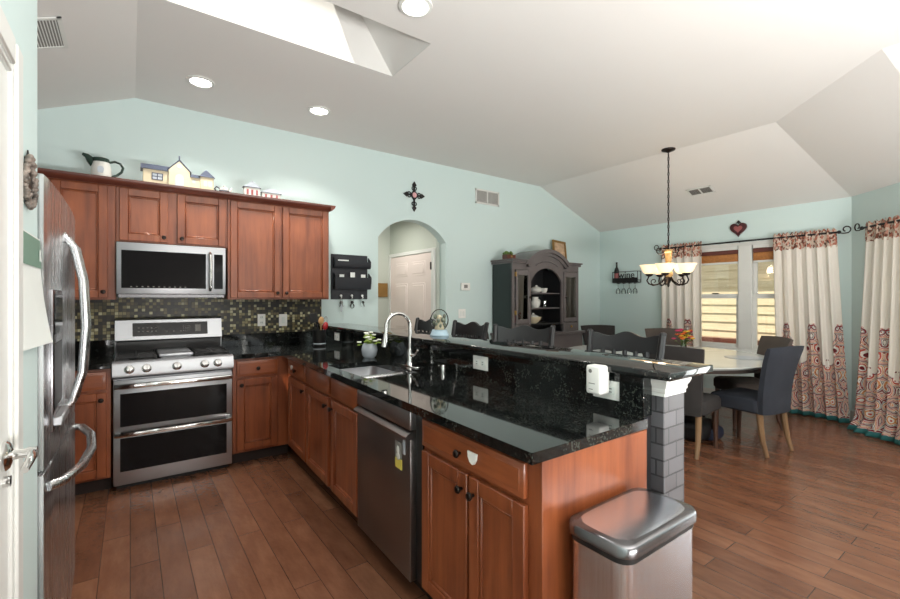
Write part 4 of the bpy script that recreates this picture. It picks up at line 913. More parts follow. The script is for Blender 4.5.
obj('band', B().grid(lambda u, v: (-0.2225 + .003 * (1 - v), 1.526 + .298 * u, 1.46 + .085 * v), 4, 4), 'greenpaper', cl, world=True)
obj('lettering', text_mesh('K', 0.05, 0.0005).xf(Matrix.Translation((-0.217, 1.785, 1.495)) @ Matrix.Rotation(PI / 2, 4, 'Z') @ Matrix.Rotation(PI / 2, 4, 'X')), 'paper', cl, world=True)

# ================================================================== CEILING LAMPS
for i, (x, y, lb) in enumerate(((0.447, 3.93, 'recessed ceiling light above the range'), (1.38, 3.905, 'recessed ceiling light near the skylight and the back wall'), (1.34, 2.18, 'recessed ceiling light at the top edge of the frame beside the skylight'))):
    t = thing('recessed_light', lb, 'ceiling light', (x, y, ZC), 0, 'recessed ceiling lights')
    obj('trim_ring', B().lathe([(0.10, 0.0), (0.098, -0.008), (0.078, -0.012), (0.072, -0.004), (0.072, 0.0)], (0, 0, 0), 'Z', 32, False, False), 'white', t)
    obj('lamp', B().lathe([(0.073, -0.003), (0.05, -0.008), (0.0, -0.010)], (0, 0, 0), 'Z', 28, False, True), 'led', t)
    lamp('downlight', 'SPOT', (x, y, ZC - .03), (46, 46, 16)[i], (0, 0, -1), (1, 0.96, 0.9), spot_size=math.radians(125), spot_blend=0.8, shadow_soft_size=0.07).parent = None

# ================================================================== DINING
# --- hutch
hx, hyf = 4.05, 4.17
hu = thing('china_hutch', 'charcoal china hutch with arched top against the back wall', 'hutch', (4.73, 4.37, 0))
HB = YW - .02
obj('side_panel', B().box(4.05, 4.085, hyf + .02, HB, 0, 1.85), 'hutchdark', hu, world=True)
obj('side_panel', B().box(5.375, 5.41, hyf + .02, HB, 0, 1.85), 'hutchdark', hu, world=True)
obj('back_panel', B().prism([(4.085, 0.8), (5.375, 0.8), (5.375, 1.80)] + list(reversed(arch_pts(4.30, 5.16, 1.80, 2.0, 16))) + [(4.085, 1.80)], 'Y', HB - .02, HB), 'blackwood', hu, world=True)
obj('lower_cabinet', B().box(4.03, 5.43, hyf - .06, HB, 0.08, 0.86, 0.004, 1).box(4.0, 5.46, hyf - .09, HB, 0.86, 0.895, 0.006, 2).box(4.06, 5.40, hyf - .02, HB, 0, 0.08), 'hutch', hu, world=True)
face = [(4.05, 0.895), (4.37, 0.895), (4.37, 1.0), (5.04, 1.0), (5.04, 0.895), (5.41, 0.895), (5.41, 1.80), (5.03, 1.80)]
poly = [(4.37, 1.03)] + [(4.40, 1.03)] + arch_pts(4.40, 5.03, 1.62, 1.86, 18)[0:] + [(5.03, 1.03), (5.06, 1.03)] + [(5.06, 1.80)] + list(reversed(arch_pts(4.30, 5.16, 1.80, 2.03, 18))) + [(4.37, 1.80)]
poly2 = [(4.365, 1.0)] + arch_pts(4.40, 5.03, 1.62, 1.80, 18)
fr_out = [(4.36, 1.0), (4.40, 1.0)] + arch_pts(4.40, 5.03, 1.60, 1.79, 18) + [(5.03, 1.0), (5.07, 1.0), (5.07, 1.79), (5.16, 1.80)] + list(reversed(arch_pts(4.30, 5.16, 1.81, 2.01, 18)))[1:-1] + [(4.30, 1.80), (4.36, 1.79)]
b = B().prism(fr_out, 'Y', hyf, hyf + .03)
b.box(4.05, 4.36, hyf, hyf + .03, 1.755, 1.84).box(5.07, 5.41, hyf, hyf + .03, 1.755, 1.84).box(4.05, 4.09, hyf, hyf + .03, 0.895, 1.755).box(5.375, 5.41, hyf, hyf + .03, 0.895, 1.755).box(4.09, 4.36, hyf, hyf + .03, 0.895, 1.02).box(5.07, 5.375, hyf, hyf + .03, 0.895, 1.02)
obj('face_frame', b, 'hutch', hu, world=True, flat=True)
b = B()
ap = arch_pts(4.26, 5.20, 1.83, 2.055, 22); ip = arch_pts(4.32, 5.14, 1.83, 2.005, 22)
b.prism(ap + list(reversed(ip)), 'Y', hyf - .045, HB); ap2 = arch_pts(4.32, 5.14, 1.81, 2.005, 22); ip2 = arch_pts(4.37, 5.09, 1.81, 1.965, 22)
b.prism(ap2 + list(reversed(ip2)), 'Y', hyf - .02, hyf + .01)
for x0, x1 in ((4.01, 4.31), (5.15, 5.45)):
    b.box(x0, x1, hyf - .05, HB, 1.87, 1.892, 0.004, 1); b.box(x0 + .015, x1 - (.015 if x1 > 5 else 0), hyf - .03, HB, 1.835, 1.87, 0.006, 2)
obj('cornice', b, 'hutch', hu, world=True)
b = B()
for k in range(17):
    a = -0.62 + 1.24 * k / 16; b.sphere((4.715 + 0.44 * math.sin(a) * 0.85, hyf - .006, 1.575 + 0.31 * math.cos(a)), 0.013, 1.3, 0.6, 0.8, 8)
obj('carving', b, 'hutch', hu, world=True)
for z in (1.24, 1.45): obj('shelf', B().box(4.38, 5.05, hyf + .05, HB - .02, z - .018, z, 0.003, 1), 'hutch', hu, world=True)
for x0, x1, kx in ((4.10, 4.365, 4.345), (5.065, 5.37, 5.085)):
    b = B().box(x0, x0 + .038, hyf - .02, hyf, 1.03, 1.75, 0.004, 1).box(x1 - .038, x1, hyf - .02, hyf, 1.03, 1.75, 0.004, 1).box(x0 + .038, x1 - .038, hyf - .02, hyf, 1.03, 1.09, 0.004, 1).box(x0 + .038, x1 - .038, hyf - .02, hyf, 1.68, 1.75, 0.004, 1)
    d = obj('glass_door', b, 'hutch', hu, world=True)
    obj('pane', B().box(x0 + .034, x1 - .034, hyf - .012, hyf - .008, 1.08, 1.69), 'hutchglass', d, world=True)
    obj('knob', B().lathe([(0.008, 0), (0.008, 0.012), (0.018, 0.018), (0.018, 0.028), (0.0, 0.032)], (kx, hyf - .02, 1.385), '-Y', 14), 'bronze', d, world=True)
for z in (1.15, 1.66): obj('hinge', B().box(4.085, 4.105, hyf - .026, hyf - .001, z, z + .06, 0.003, 1), 'brass', hu, world=True)
for x0, x1 in ((4.1, 4.36), (5.06, 5.38)):
    d = obj('drawer', B().box(x0, x1, hyf - .012, hyf + .01, 0.91, 1.01, 0.004, 1), 'hutch', hu, world=True); obj('knob', B().sphere(((x0 + x1) / 2, hyf - .025, 0.96), 0.017, 1, 1, 1, 12), 'brass', d, world=True)
for x in (4.36, 5.045): obj('divider_panel', B().box(x, x + .025, hyf + .03, HB - .02, 0.895, 1.78), 'blackwood', hu, world=True)
# hutch contents
def lath(name, prof, mat, label, cat, loc, seg=18, **kw): return solo(name, B().lathe(prof, (0, 0, 0), 'Z', seg), mat, label, cat, loc=loc, **kw)
hy = hyf + .14
CUP = [(0.0, 0.0), (0.03, 0.0), (0.045, 0.03), (0.05, 0.065), (0.046, 0.065), (0.03, 0.012), (0.0, 0.01)]
lath('ceramic_hen', [(0.0, 0), (0.05, 0), (0.065, 0.03), (0.055, 0.06), (0.03, 0.09), (0.025, 0.12), (0.012, 0.135), (0, 0.137)], 'paleblue', 'pale blue figurine on the top hutch shelf at left', 'figurine', (4.44, hy + .05, 1.45))
lath('covered_dish', [(0.0, 0), (0.05, 0), (0.08, 0.02), (0.085, 0.05), (0.06, 0.075), (0.015, 0.09), (0.015, 0.105), (0, 0.108)], 'ceramic', 'white covered dish in the middle of the top hutch shelf', 'dish', (4.62, hy - .03, 1.45))
lath('tea_cup', CUP, 'ceramic', 'small white cup at the right of the top hutch shelf', 'cup', (4.78, hy - .03, 1.45))
lath('vase', [(0.0, 0), (0.03, 0), (0.045, 0.04), (0.03, 0.08), (0.02, 0.1), (0.026, 0.12), (0.02, 0.12), (0.0, 0.1)], 'ceramic', 'tiny pale vase at left of the middle hutch shelf', 'vase', (4.45, hy, 1.24))
t_ = thing('milk_jug', 'white jug in the middle hutch shelf', 'jug', (4.61, hy - .02, 1.24))
obj('body', B().lathe([(0.0, 0), (0.05, 0), (0.068, 0.04), (0.062, 0.08), (0.04, 0.12), (0.045, 0.15), (0.038, 0.15), (0.0, 0.11)], (0, 0, 0), 'Z', 18), 'ceramic', t_); obj('handle', B().tube([(0.055, 0, 0.12), (0.095, 0, 0.1), (0.09, 0, 0.05), (0.062, 0, 0.04)], 0.008, 8), 'ceramic', t_)
lath('glass_tumbler', [(0.0, 0), (0.03, 0), (0.036, 0.1), (0.033, 0.1), (0.027, 0.006), (0, 0.005)], 'glass', 'clear tumbler at right of the middle hutch shelf', 'glass', (4.80, hy - .02, 1.24))
lath('serving_bowl', [(0.0, 0), (0.05, 0), (0.10, 0.05), (0.115, 0.09), (0.105, 0.09), (0.05, 0.02), (0, 0.015)], 'cream', 'cream bowl on the open hutch ledge', 'bowl', (4.56, hy - .03, 1.022))
lath('lidded_jar', [(0.0, 0), (0.06, 0), (0.08, 0.04), (0.075, 0.08), (0.03, 0.10), (0.014, 0.11), (0.014, 0.125), (0, 0.128)], 'ceramic', 'white lidded jar resting in the cream bowl in the hutch', 'jar', (4.56, hy - .03, 1.040))
obj('shelf', B().box(4.385, 5.045, hyf + .03, HB - .02, 1.0, 1.02), 'blackwood', hu, world=True)
lath('stemmed_bowl', [(0.0, 0), (0.04, 0), (0.012, 0.02), (0.012, 0.07), (0.06, 0.11), (0.065, 0.14), (0.058, 0.14), (0, 0.1)], 'winered', 'rose coloured stemmed bowl behind the left glass door', 'bowl', (4.235, hy, 1.04))
lath('ginger_jar', [(0.0, 0), (0.05, 0), (0.065, 0.06), (0.045, 0.13), (0.025, 0.14), (0.025, 0.16), (0, 0.165)], 'ceramic', 'white jar behind the right glass door of the hutch', 'jar', (5.22, hy, 1.04))
for x0, x1 in ((4.09, 4.36), (5.07, 5.375)):
    obj('shelf', B().box(x0, x1, hyf + .05, HB - .02, 1.02, 1.038).box(x0, x1, hyf + .05, HB - .02, 1.36, 1.374), 'hutch', hu, world=True)
lath('wine_goblet', [(0.0, 0), (0.035, 0), (0.006, 0.01), (0.006, 0.08), (0.035, 0.11), (0.03, 0.18), (0.027, 0.18), (0.0, 0.11)], 'glass', 'clear goblet behind the left glass door of the hutch', 'glass', (4.235, hy, 1.376))
lath('blue_pot', [(0.0, 0), (0.05, 0), (0.06, 0.05), (0.05, 0.11), (0.0, 0.115)], 'paleblue', 'pale blue pot behind the right glass door of the hutch', 'pot', (5.22, hy, 1.376))
tb = thing('trinket_box', 'small dark wooden box with rounded top on the hutch at left', 'box', (4.17, 4.36, 1.893))
obj('body', B().box(-0.08, 0.08, -0.05, 0.05, 0, 0.07, 0.004, 1), 'cabdark', tb); obj('clasp', B().box(-0.015, 0.015, -0.055, -0.048, 0.035, 0.06), 'brass', tb)
b = B()
for k in range(12): b.sphere((random.uniform(-.08, .05), random.uniform(-.035, .035), 0.085 + random.uniform(-.006, .02)), 0.022, 1, 1, 0.9, 8)
obj('garland', b, 'leaf', tb)
pf = thing('picture_frame', 'gilt framed picture leaning on top of the hutch at right', 'picture', (5.33, 4.44, 1.893))
m_ = Matrix.Rotation(math.radians(-9), 4, 'X') @ Matrix.Rotation(math.radians(4), 4, 'Y')
b = B()
for q in ((-.15, .15, 0, .035), (-.15, .15, .335, .37), (-.15, -.115, .035, .335), (.115, .15, .035, .335)): b.box(q[0], q[1], -0.015, 0.01, q[2], q[3], 0.006, 2)
obj('frame', b.xf(m_), 'gold', pf); obj('print', B().box(-.12, .12, -0.004, 0.004, .03, .34).xf(m_), 'picture', pf)
# --- wine rack on the window wall
wk = thing('wine_rack', 'black wire wall rack with wine lettering on the window wall', 'wine rack', (XW, 4.05, 1.63))
b = B(); y0, y1 = 3.83, 4.27
for z in (1.63, 1.66, 1.80):
    b.tube([(XW - .006, y0, z), (XW - .10, y0, z), (XW - .10, y1, z), (XW - .006, y1, z)], 0.005, 6)
for k in range(13): y = y0 + (y1 - y0) * k / 12; b.tube([(XW - .10, y, 1.63), (XW - .10, y, 1.70)], 0.004, 6)
for y in (y0, y1): b.tube([(XW - .10, y, 1.63), (XW - .10, y, 1.80)], 0.005, 6); b.tube([(XW - .006, y, 1.63), (XW - .006, y, 1.80)], 0.005, 6)
b.box(XW - .10, XW - .004, y0, y1, 1.622, 1.632); b.box(XW - .104, XW - .10, y0, y1, 1.632, 1.70)
for y in (3.90, 4.0, 4.1, 4.2): b.tube([(XW - .095, y - .012, 1.615), (XW - .01, y - .012, 1.615)], 0.004, 6)
obj('wire_basket', b, 'iron', wk, world=True)
obj('lettering', text_mesh('wine', 0.15, 0.003).xf(Matrix.Translation((XW - .104, 4.02, 1.742)) @ Matrix.Rotation(-PI / 2, 4, 'Z') @ Matrix.Rotation(PI / 2, 4, 'X')), 'iron', wk, world=True)
wb = thing('wine_bottle', 'dark wine bottle standing at the left end of the wire rack', 'bottle', (XW - .053, 4.225, 1.633))
obj('body', B().lathe([(0.0, 0), (0.036, 0), (0.038, 0.01), (0.038, 0.19), (0.028, 0.225), (0.015, 0.25), (0.014, 0.315), (0.016, 0.318), (0.016, 0.33), (0.0, 0.331)], (0, 0, 0), 'Z', 20), 'bottle', wb)
obj('label', B().lathe([(0.0385, 0.06), (0.0385, 0.15)], (0, 0, 0), 'Z', 20, False, False), 'winered', wb)
for k, y in enumerate((3.90, 4.0, 4.1, 4.2)):
    g = solo('wine_glass', B().lathe([(0.034, 0.0), (0.005, -0.006), (0.005, -0.07), (0.03, -0.10), (0.036, -0.13), (0.032, -0.165), (0.03, -0.165)], (0, 0, 0), 'Z', 16, True, False), 'glass',
             ('clear wine glass hanging under the rack, nearest the window', 'clear wine glass hanging under the rack, second from the window', 'clear wine glass hanging under the rack, third from the window', 'clear wine glass hanging under the rack below the bottle')[k], 'glass', 'wine glasses under the rack', loc=(XW - .053, y - .0, 1.612))
# --- heart above the window
ht = thing('heart_plaque', 'dark red heart ornament on the wall above the curtain rod', 'plaque', (XW, 2.45, 2.29))
def heart(s): return [(s * 16 * math.sin(a) ** 3, s * (13 * math.cos(a) - 5 * math.cos(2 * a) - 2 * math.cos(3 * a) - math.cos(4 * a))) for a in [2 * PI * k / 40 for k in range(40)]]
obj('body', B().prism(heart(0.0062), 'X', -0.03, -0.002, 0.006, 2), 'maroon', ht); obj('relief', B().prism(heart(0.0032), 'X', -0.036, -0.02, 0.004, 2), 'winered', ht)
obj('finial', B().sphere((-0.015, 0, 0.09), 0.018, 1, 1, 1.3, 10).tube([(-0.015, -0.03, 0.075), (-0.015, 0, 0.1), (-0.015, 0.03, 0.075)], 0.006, 6), 'iron', ht)
# --- curtain rods
def rod(name, label, p0, p1, scrolls):
    p0, p1 = Vector(p0), Vector(p1); t = thing(name, label, 'curtain rod', (p0 + p1) / 2); d = (p1 - p0).normalized()
    obj('rod', B().tube([p0, p1], 0.011, 10), 'iron', t, world=True)
    for e, sgn in scrolls:
        c = p0 if e == 0 else p1; dd = -d if e == 0 else d
        pts = [c, c + dd * .02 + Vector((0, 0, -.012 * sgn)), c + dd * .045 + Vector((0, 0, -.018 * sgn))]
        for k in range(1, 20):
            u = k / 19; a = -PI / 2 + u * 1.9 * PI; rr_ = 0.043 * (1 - 0.5 * u)
            pts.append(c + dd * (0.068 + rr_ * math.cos(a)) + Vector((0, 0, sgn * (0.025 + rr_ * math.sin(a)))))
        obj('scroll_finial', B().tube(pts, 0.0065, 8), 'iron', t, world=True)
        obj('finial_collar', B().sphere(c + dd * .006, 0.020, 1, 1, 1, 10), 'iron', t, world=True)
    for f in (0.04, 0.5, 0.96):
        q = p0 + (p1 - p0) * f; n_ = Vector((1, 0, 0)) if abs(d.x) < .1 else -nin
        obj('bracket', B().tube([q, q + n_ * .078], 0.007, 8), 'iron', t, world=True)
    return t
rod('curtain_rod', 'long black curtain rod with scroll ends above the double window', (XW - .085, 3.46, 2.115), (XW - .085, 1.42, 2.115), ((0, 1), (1, 1)))
c0 = A0 + du * 0.28 + nin * .085; c1 = A0 + du * 1.24 + nin * .085
rod('curtain_rod', 'black curtain rod with scroll end on the angled wall at far right', (c0.x, c0.y, 2.115), (c1.x, c1.y, 2.115), ((0, 1), (1, 1)))
# --- curtains
def curtain(label, t0, t1, b0, b1, n_, folds, amp, cw, ztop=2.16, seed=0, u0=0.0, puddle=0.05):
    t0, t1, b0, b1, n_ = map(Vector, (t0, t1, b0, b1, n_)); rnd = random.Random(seed); ph = [rnd.uniform(0, 6) for _ in range(5)]
    def f(u, v, off=0.0):
        e = v ** 0.8; q = (b0.lerp(b1, u)).lerp(t0.lerp(t1, u), e)
        a = amp * (0.55 + 0.6 * (1 - v)); 
        if v > .93: a *= 0.6
        d = a * (math.sin(2 * PI * folds * u + ph[0] + .5 * math.sin(3 * v + ph[1])) + .35 * math.sin(2 * PI * folds * 2.1 * u + ph[2] + v)) + off
        if v < .06: d += puddle * (1 - v / .06) * (0.6 + .4 * math.sin(7 * u + ph[3]))
        z = 0.012 + (ztop - .012) * v
        if v > .985: z += 0.012 * math.sin(2 * PI * 14 * u + ph[4])
        return Vector((q.x, q.y, z)) + n_ * d
    b = B().grid(lambda u, v: f(u, v), int(folds * 14), 44, lambda u, v: (u0 + u * cw, v * ztop))
    o = solo('curtain', b, 'curtain', label, 'curtain', 'damask border curtains', fixn=False, sharp=180)
    md = o.modifiers.new('thickness', 'SOLIDIFY'); md.thickness = 0.004
    return o
n1 = (-1, 0, 0); cxp = XW - .085
curtain('cream curtain with floral border, left of the double window behind the chandelier', (cxp, 3.45, 0), (cxp, 2.88, 0), (cxp - .02, 3.44, 0), (cxp - .02, 2.86, 0), n1, 5, 0.026, 0.95, seed=1, u0=0.05)
curtain('wide cream curtain with red floral border, right of the double window', (cxp, 2.04, 0), (cxp, 1.44, 0), (cxp - .03, 1.98, 0), (cxp - .10, 1.30, 0), n1, 6, 0.030, 1.15, seed=2, u0=0.02)
ca = A0 + du * 0.31 + nin * .085; cb = A0 + du * 0.98 + nin * .085; da = A0 + du * 0.30 + nin * .20; db = A0 + du * 1.02 + nin * .16
curtain('cream curtain with red floral border on the angled wall at the right edge', ca, cb, da, db, nin, 6, 0.030, 1.15, seed=5, u0=0.12, puddle=0.09)
# --- window shades
for y0, y1, lb in ((2.455, 3.09, 'bamboo shade pulled up in the left half of the double window'), (1.67, 2.30, 'bamboo shade pulled up in the right half of the double window')):
    t = thing('window_shade', lb, 'window shade', (XW + .02, (y0 + y1) / 2, 2.07), 0, 'bamboo shades')
    obj('headrail', B().box(XW - .004, XW + .03, y0 + .01, y1 - .01, 2.02, 2.07, 0.004, 1), 'white', t, world=True)
    obj('binding', B().box(XW + .0, XW + .028, y0 + .01, y1 - .01, 1.965, 2.018, 0.004, 1), 'bamboodark', t, world=True)
    obj('stack', B().box(XW + .0, XW + .032, y0 + .01, y1 - .01, 1.885, 1.965, 0.012, 3).box(XW + .002, XW + .030, y0 + .01, y1 - .01, 1.86, 1.89, 0.01, 2), 'bamboo', t, world=True)
    obj('bottom_rail', B().box(XW + .004, XW + .028, y0 + .01, y1 - .01, 1.835, 1.862, 0.004, 1), 'white', t, world=True)
# --- chandelier
CX, CY = 4.96, 2.58
ch = thing('chandelier', 'iron chandelier with five cream glass shades over the dining table', 'chandelier', (CX, CY, 1.5))
zc0 = 3.07
obj('canopy', B().lathe([(0.0, 0.0), (0.075, 0.0), (0.07, -0.015), (0.03, -0.03), (0.01, -0.04), (0.0, -0.04)], (CX, CY, zc0), 'Z', 24), 'bronze', ch, world=True)
b = B(); z = zc0 - .04; k = 0
while z > 1.95:
    L_ = 0.052; pts = []
    for i in range(13):
        a = 2 * PI * i / 12; px_ = 0.010 * math.cos(a); pz = -L_ / 2 + L_ / 2 * math.sin(a)
        pts.append((CX + (px_ if k % 2 == 0 else 0), CY + (0 if k % 2 == 0 else px_), z + pz))
    b.tube(pts, 0.0035, 5); z -= 0.043; k += 1
b.tube([(CX + .004, CY, zc0 - .04), (CX + .006, CY + .004, 2.5), (CX, CY, 1.93)], 0.003, 5)
obj('chain', b, 'bronze', ch, world=True)
obj('stem', B().lathe([(0.0, 1.93), (0.045, 1.925), (0.05, 1.90), (0.034, 1.885), (0.036, 1.86), (0.030, 1.78), (0.026, 1.72), (0.032, 1.68), (0.05, 1.655), (0.046, 1.63), (0.03, 1.61)], (CX, CY, 0), 'Z', 22), 'column', ch, world=True)
obj('finial', B().lathe([(0.03, 1.615), (0.042, 1.60), (0.03, 1.57), (0.014, 1.54), (0.012, 1.51), (0.0, 1.495)], (CX, CY, 0), 'Z', 18), 'bronze', ch, world=True)
for k in range(5):
    a = 2 * PI * k / 5 + 0.95; ca_, sa = math.cos(a), math.sin(a)
    def P(r, z): return (CX + r * ca_, CY + r * sa, z)
    arm = [P(0.03, 1.615), P(0.06, 1.565), P(0.11, 1.53), P(0.16, 1.52), P(0.205, 1.54), P(0.225, 1.575), P(0.21, 1.61), P(0.20, 1.635)]
    ao = obj('arm', B().tube(arm, 0.008, 8), 'bronze', ch, world=True)
    sp = [P(0.15 + 0.04 * (1 - i / 22) * math.cos(i / 16 * 2 * PI + 4.2), 1.565 + 0.04 * (1 - i / 22) * math.sin(i / 16 * 2 * PI + 4.2)) for i in range(19)]
    obj('arm_scroll', B().tube(sp, 0.005, 6), 'bronze', ao, world=True)
    obj('cup', B().lathe([(0.012, 1.62), (0.035, 1.632), (0.045, 1.65), (0.03, 1.655)], P(0.20, 0), 'Z', 16), 'bronze', ao, world=True)
    obj('glass_shade', B().lathe([(0.036, 1.65), (0.06, 1.665), (0.075, 1.69), (0.085, 1.72), (0.105, 1.755), (0.101, 1.755), (0.081, 1.722), (0.071, 1.692), (0.055, 1.668), (0.03, 1.655)], P(0.20, 0), 'Z', 24, False, False), 'shade', ao, world=True)
for a in (0.4, 2.5, 4.5):
    ca_, sa = math.cos(a), math.sin(a)
    sc_ = [(CX + r * ca_, CY + r * sa, z) for r, z in ((0.03, 1.91), (0.07, 1.88), (0.11, 1.875), (0.135, 1.90), (0.13, 1.93), (0.105, 1.94), (0.09, 1.92), (0.10, 1.905))]
    obj('top_scroll', B().tube(sc_, 0.006, 6), 'bronze', ch, world=True)
lamp('chandelier_glow', 'POINT', (CX, CY, 1.80), 5, None, (1, 0.82, 0.6), shadow_soft_size=0.12)
# --- dining table
TCX, TCY, TR = 4.84, 2.60, 1.06
dt = thing('dining_table', 'round pale topped dining table under the chandelier', 'table', (TCX, TCY, 0))
obj('tabletop', B().lathe([(0.0, 0.725), (TR - .02, 0.725), (TR - .005, 0.735), (TR, 0.745), (TR - .006, 0.75), (0.0, 0.75)], (0, 0, 0), 'Z', 64), 'tabletop', dt)
obj('rim', B().lathe([(TR - .05, 0.695), (TR - .012, 0.695), (TR - .006, 0.725), (TR - .05, 0.725)], (0, 0, 0), 'Z', 64), 'tableedge', dt)
obj('pedestal', B().lathe([(0.0, 0.06), (0.09, 0.06), (0.10, 0.10), (0.07, 0.16), (0.055, 0.3), (0.075, 0.42), (0.06, 0.55), (0.09, 0.66), (0.16, 0.70), (0.0, 0.70)], (0, 0, 0), 'Z', 24), 'brownleg', dt)
for k in range(4):
    a = PI / 4 + k * PI / 2; obj('foot', B().tube([(0.05 * math.cos(a), 0.05 * math.sin(a), 0.12), (0.2 * math.cos(a), 0.2 * math.sin(a), 0.08), (0.33 * math.cos(a), 0.33 * math.sin(a), 0.03)], [0.04, 0.034, 0.03], 10), 'brownleg', dt)
fv = thing('flower_vase', 'clear vase of pink and orange flowers on the dining table', 'vase', (5.60, 2.72, 0.751))
obj('vase', B().lathe([(0.0, 0), (0.03, 0), (0.035, 0.03), (0.022, 0.06), (0.035, 0.11), (0.032, 0.11), (0.02, 0.06), (0.0, 0.01)], (0, 0, 0), 'Z', 18), 'glass', fv)
bb = {'orange': B(), 'petalpink': B(), 'petalyellow': B()}; st = B()
for k in range(30):
    a = random.uniform(0, 2 * PI); r = random.uniform(0.0, 0.13); h = random.uniform(0.14, 0.25) - r * .25; x, y = r * math.cos(a), r * math.sin(a)
    st.tube([(x * .15, y * .15, 0.02), (x, y, h)], 0.002, 5); st.sphere((x * .8, y * .8, h - .03), 0.016, 1, 1, .4, 8)
    bl = bb[('orange', 'petalpink', 'petalyellow')[k % 3]]; bl.sphere((x, y, h), 0.012, 1, 1, 1, 8)
    for q in range(6): bl.sphere((x + .016 * math.cos(q * 1.047), y + .016 * math.sin(q * 1.047), h), 0.012, 1, 1, .7, 8)
obj('stems', st, 'leaf', fv)
for mname, lb in (('orange', 'orange blooms'), ('petalpink', 'pink blooms'), ('petalyellow', 'yellow blooms')): obj('blooms', bb[mname], mname, fv, label=lb)
solo('place_mat', B().lathe([(0.0, 0.0), (0.17, 0.0), (0.172, 0.003), (0.0, 0.004)], (0, 0, 0), 'Z', 40), 'palegrey', 'round grey place mat at the near right of the dining table', 'place mat', loc=(5.17, 1.90, 0.751))
lath('dinner_plate', [(0.0, 0), (0.06, 0), (0.11, 0.012), (0.108, 0.016), (0.06, 0.005), (0, 0.005)], 'ceramic', 'white plate on the table left of the place mat', 'plate', (4.75, 2.25, 0.751), 30)
# --- upholstered chairs (local: faces +y)
def parsons(label, fabric, loc, rotz, rear='tanleg', front='brownleg', seed=0):
    t = thing('dining_chair', label, 'chair', loc, rotz, 'upholstered dining chairs')
    # seat: domed cushion
    b = B(); rings = []
    for z, ins in ((0.36, 0.012), (0.375, 0.0), (0.45, 0.0), (0.475, 0.012), (0.488, 0.04), (0.497, 0.10)):
        rings.append([(p[0] * (1 + .06 * (p[1] + .2)), p[1], p[2]) for p in rrect(-0.235 + ins, 0.235 - ins, -0.205 + ins, 0.245 - ins, z, max(0.05 - ins * .3, .02), 5)])
    b.ring_skin(rings); obj('seat', b, fabric, t)
    b = B(); rings = []; n = 9
    for k in range(15):
        v = k / 14; z = 0.36 + 0.585 * v; hw = 0.215 + 0.012 * math.sin(PI * v) + 0.052 * max(0, v - .45) ** 1.3 / .55 ** 1.3
        yc = -0.225 - 0.03 * v - 0.085 * v ** 2.2; th_ = 0.085 - 0.030 * v
        wrap = 0.018 + 0.02 * v
        if k == 14: th_ *= .55
        front_ = []; back_ = []
        for i in range(n + 1):
            u = -1 + 2 * i / n; cv = wrap * (u * u) ; e = (1 - abs(u) ** 6) * .5 + .5
            zz = z - (0.012 * (1 - u * u) if v > .9 else 0) * 0 + (0.010 * (1 - u * u)) * (1 if v > .9 else 0)
            front_.append((hw * u, yc + cv + th_ / 2 * e, zz)); back_.append((hw * u, yc + cv * .8 - th_ / 2 * e, zz))
        rings.append(front_ + list(reversed(back_)))
    b.ring_skin(rings); obj('backrest', b, fabric, t)
    for sx in (-1, 1):
        obj('leg', B().tube([(sx * .185, -0.19, 0.37), (sx * .187, -0.20, 0.25), (sx * .19, -0.22, 0.12), (sx * .192, -0.255, 0.0)], [0.027, 0.025, 0.021, 0.017], 8), rear, t)
        obj('leg', B().tube([(sx * .195, 0.205, 0.37), (sx * .195, 0.207, 0.2), (sx * .195, 0.21, 0.0)], [0.026, 0.022, 0.017], 8), front, t)
    return t
parsons('slate grey upholstered chair in front of the table with its back turned', 'fabric', (4.665, 1.665, 0), facing(0.17, 0.98))
parsons('grey upholstered chair at the right of the table near the wide curtain', 'fabriclit', (5.43, 1.97, 0), facing(-0.72, 0.69), 'brownleg')
parsons('charcoal upholstered chair left of the table behind the brick column', 'fabricshade', (4.13, 2.00, 0), facing(1.0, 0.10), 'tanleg')
parsons('grey upholstered chair on the far side of the table below the left curtain', 'fabriclit', (5.74, 2.98, 0), facing(-0.80, -0.55), 'brownleg')
parsons('dark upholstered chair in the room corner right of the china hutch', 'fabricshade', (5.72, 3.92, 0), facing(-0.55, -0.83), 'brownleg')
parsons('charcoal upholstered chair by the back wall left of the china hutch', 'fabricshade', (3.56, 4.05, 0), facing(0.1, -1.0), 'brownleg')
# --- bag under the chairs
bg_ = thing('handbag', 'black and navy bag lying on the floor under the charcoal chair', 'bag', (4.50, 2.12, 0))
obj('body', B().box(-0.20, 0.14, -0.20, 0.10, 0.0, 0.20, 0.07, 4), 'blackbag', bg_)
obj('flap', B().box(-0.03, 0.20, -0.24, -0.04, 0.0, 0.13, 0.05, 4), 'denim', bg_, label='navy blue flap')
obj('strap', B().tube([(0.1, -0.1, 0.11), (0.14, -0.06, 0.2), (0.12, 0.0, 0.24), (0.05, 0.05, 0.2), (0.02, 0.06, 0.17)], 0.016, 8), 'bronze', bg_)
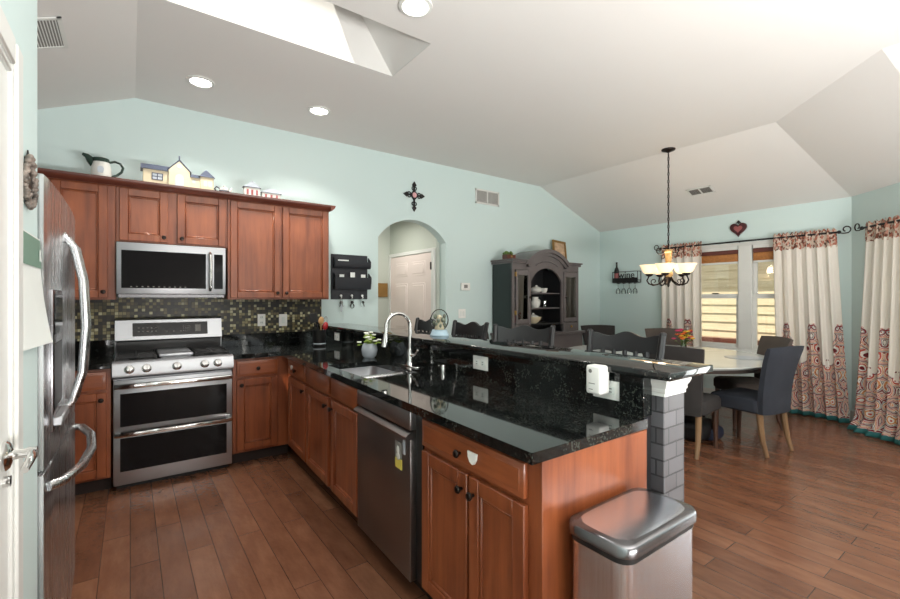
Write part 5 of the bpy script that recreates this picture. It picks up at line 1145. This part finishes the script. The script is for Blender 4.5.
# --- bar stools (local: faces +y)
def stool():
    t = thing('bar_stool', '', 'bar stool', (0, 0, 0))
    obj('seat', B().ring_skin([rrect(-0.21 + i_, 0.21 - i_, -0.2 + i_, 0.2 - i_, z, 0.05, 5) for z, i_ in ((0.70, 0.004), (0.715, 0.0), (0.735, 0.0), (0.742, 0.012))]), 'blackwood', t)
    for sx in (-1, 1):
        p = obj('back_post', B().tube([(sx * .20, -0.235, 0.0), (sx * .20, -0.19, 0.40), (sx * .205, -0.185, 0.72), (sx * .215, -0.215, 0.98), (sx * .225, -0.25, 1.15)], [0.019, 0.022, 0.023, 0.022, 0.020], 8), 'blackwood', t)
        obj('post_cap', B().sphere((sx * .226, -0.253, 1.155), 0.021, 1, 1, .7, 10), 'blackwood', p)
        obj('leg', B().tube([(sx * .185, 0.175, 0.70), (sx * .20, 0.20, 0.0)], [0.023, 0.018], 8), 'blackwood', t)
        obj('stretcher', B().tube([(sx * .198, 0.19, 0.25), (sx * .2, -0.21, 0.25)], 0.012, 8), 'blackwood', t)
    for y, z in ((0.192, 0.20), (-0.2, 0.32)): obj('stretcher', B().tube([(-.2, y, z), (.2, y, z)], 0.012, 8), 'blackwood', t)
    n = 24; top = []; bot = []
    for i in range(n + 1):
        u = -1 + 2 * i / n; zt_ = 1.135 + 0.014 * math.cos(u * PI * 2.0) + 0.012 * (1 - u * u)
        top.append((0.215 * u, zt_)); bot.append((0.215 * u, 1.035 + 0.004 * math.cos(u * 3 * PI)))
    b = B(); rings = []
    for i in range(n + 1):
        (x, zt_), (_, zb_) = top[i], bot[i]; yf = lambda z: -0.237 - (z - 1.0) * .16 + 0.03 * (x / .215) ** 2 - .03
        rings.append([(x, yf(zb_) - .011, zb_), (x, yf(zb_) + .011, zb_), (x, yf(zt_) + .011, zt_), (x, yf(zt_) - .011, zt_)])
    b.ring_skin(rings); obj('top_rail', b, 'blackwood', t)
    obj('lower_rail', B().tube([(-.208, -0.20, 0.88), (0, -0.225, 0.88), (.208, -0.20, 0.88)], 0.016, 8), 'blackwood', t)
    for k in range(5):
        x = (k - 2) * .068; y = -0.225 + .025 * (x / .2) ** 2
        obj('spindle', B().tube([(x, y, 0.88), (x, y - .015, 0.96), (x, y - .03, 1.045)], [0.008, 0.011, 0.016], 8), 'blackwood', t)
    return t
stools = (((2.26, 1.53), (-0.97, -0.2), 'black wooden bar stool with wavy top rail nearest the column end of the bar'),
          ((2.24, 2.28), (-0.86, -0.51), 'black wooden bar stool in front of the china hutch, second from the column'),
          ((2.20, 3.06), (-1.0, 0.0), 'black wooden bar stool just right of the snow globe'),
          ((2.20, 3.75), (-1.0, 0.05), 'black wooden bar stool behind the faucet, farthest along the bar'))
st0 = stool()
for k, ((x, y), (fx, fy), lb) in enumerate(stools):
    if k == 0:
        st0.location = (x, y, 0); st0.rotation_euler = (0, 0, facing(fx, fy)); st0['label'] = lb; st0['group'] = 'black bar stools'
    else: dup(st0, (x, y, 0), facing(fx, fy), lb, 'black bar stools')
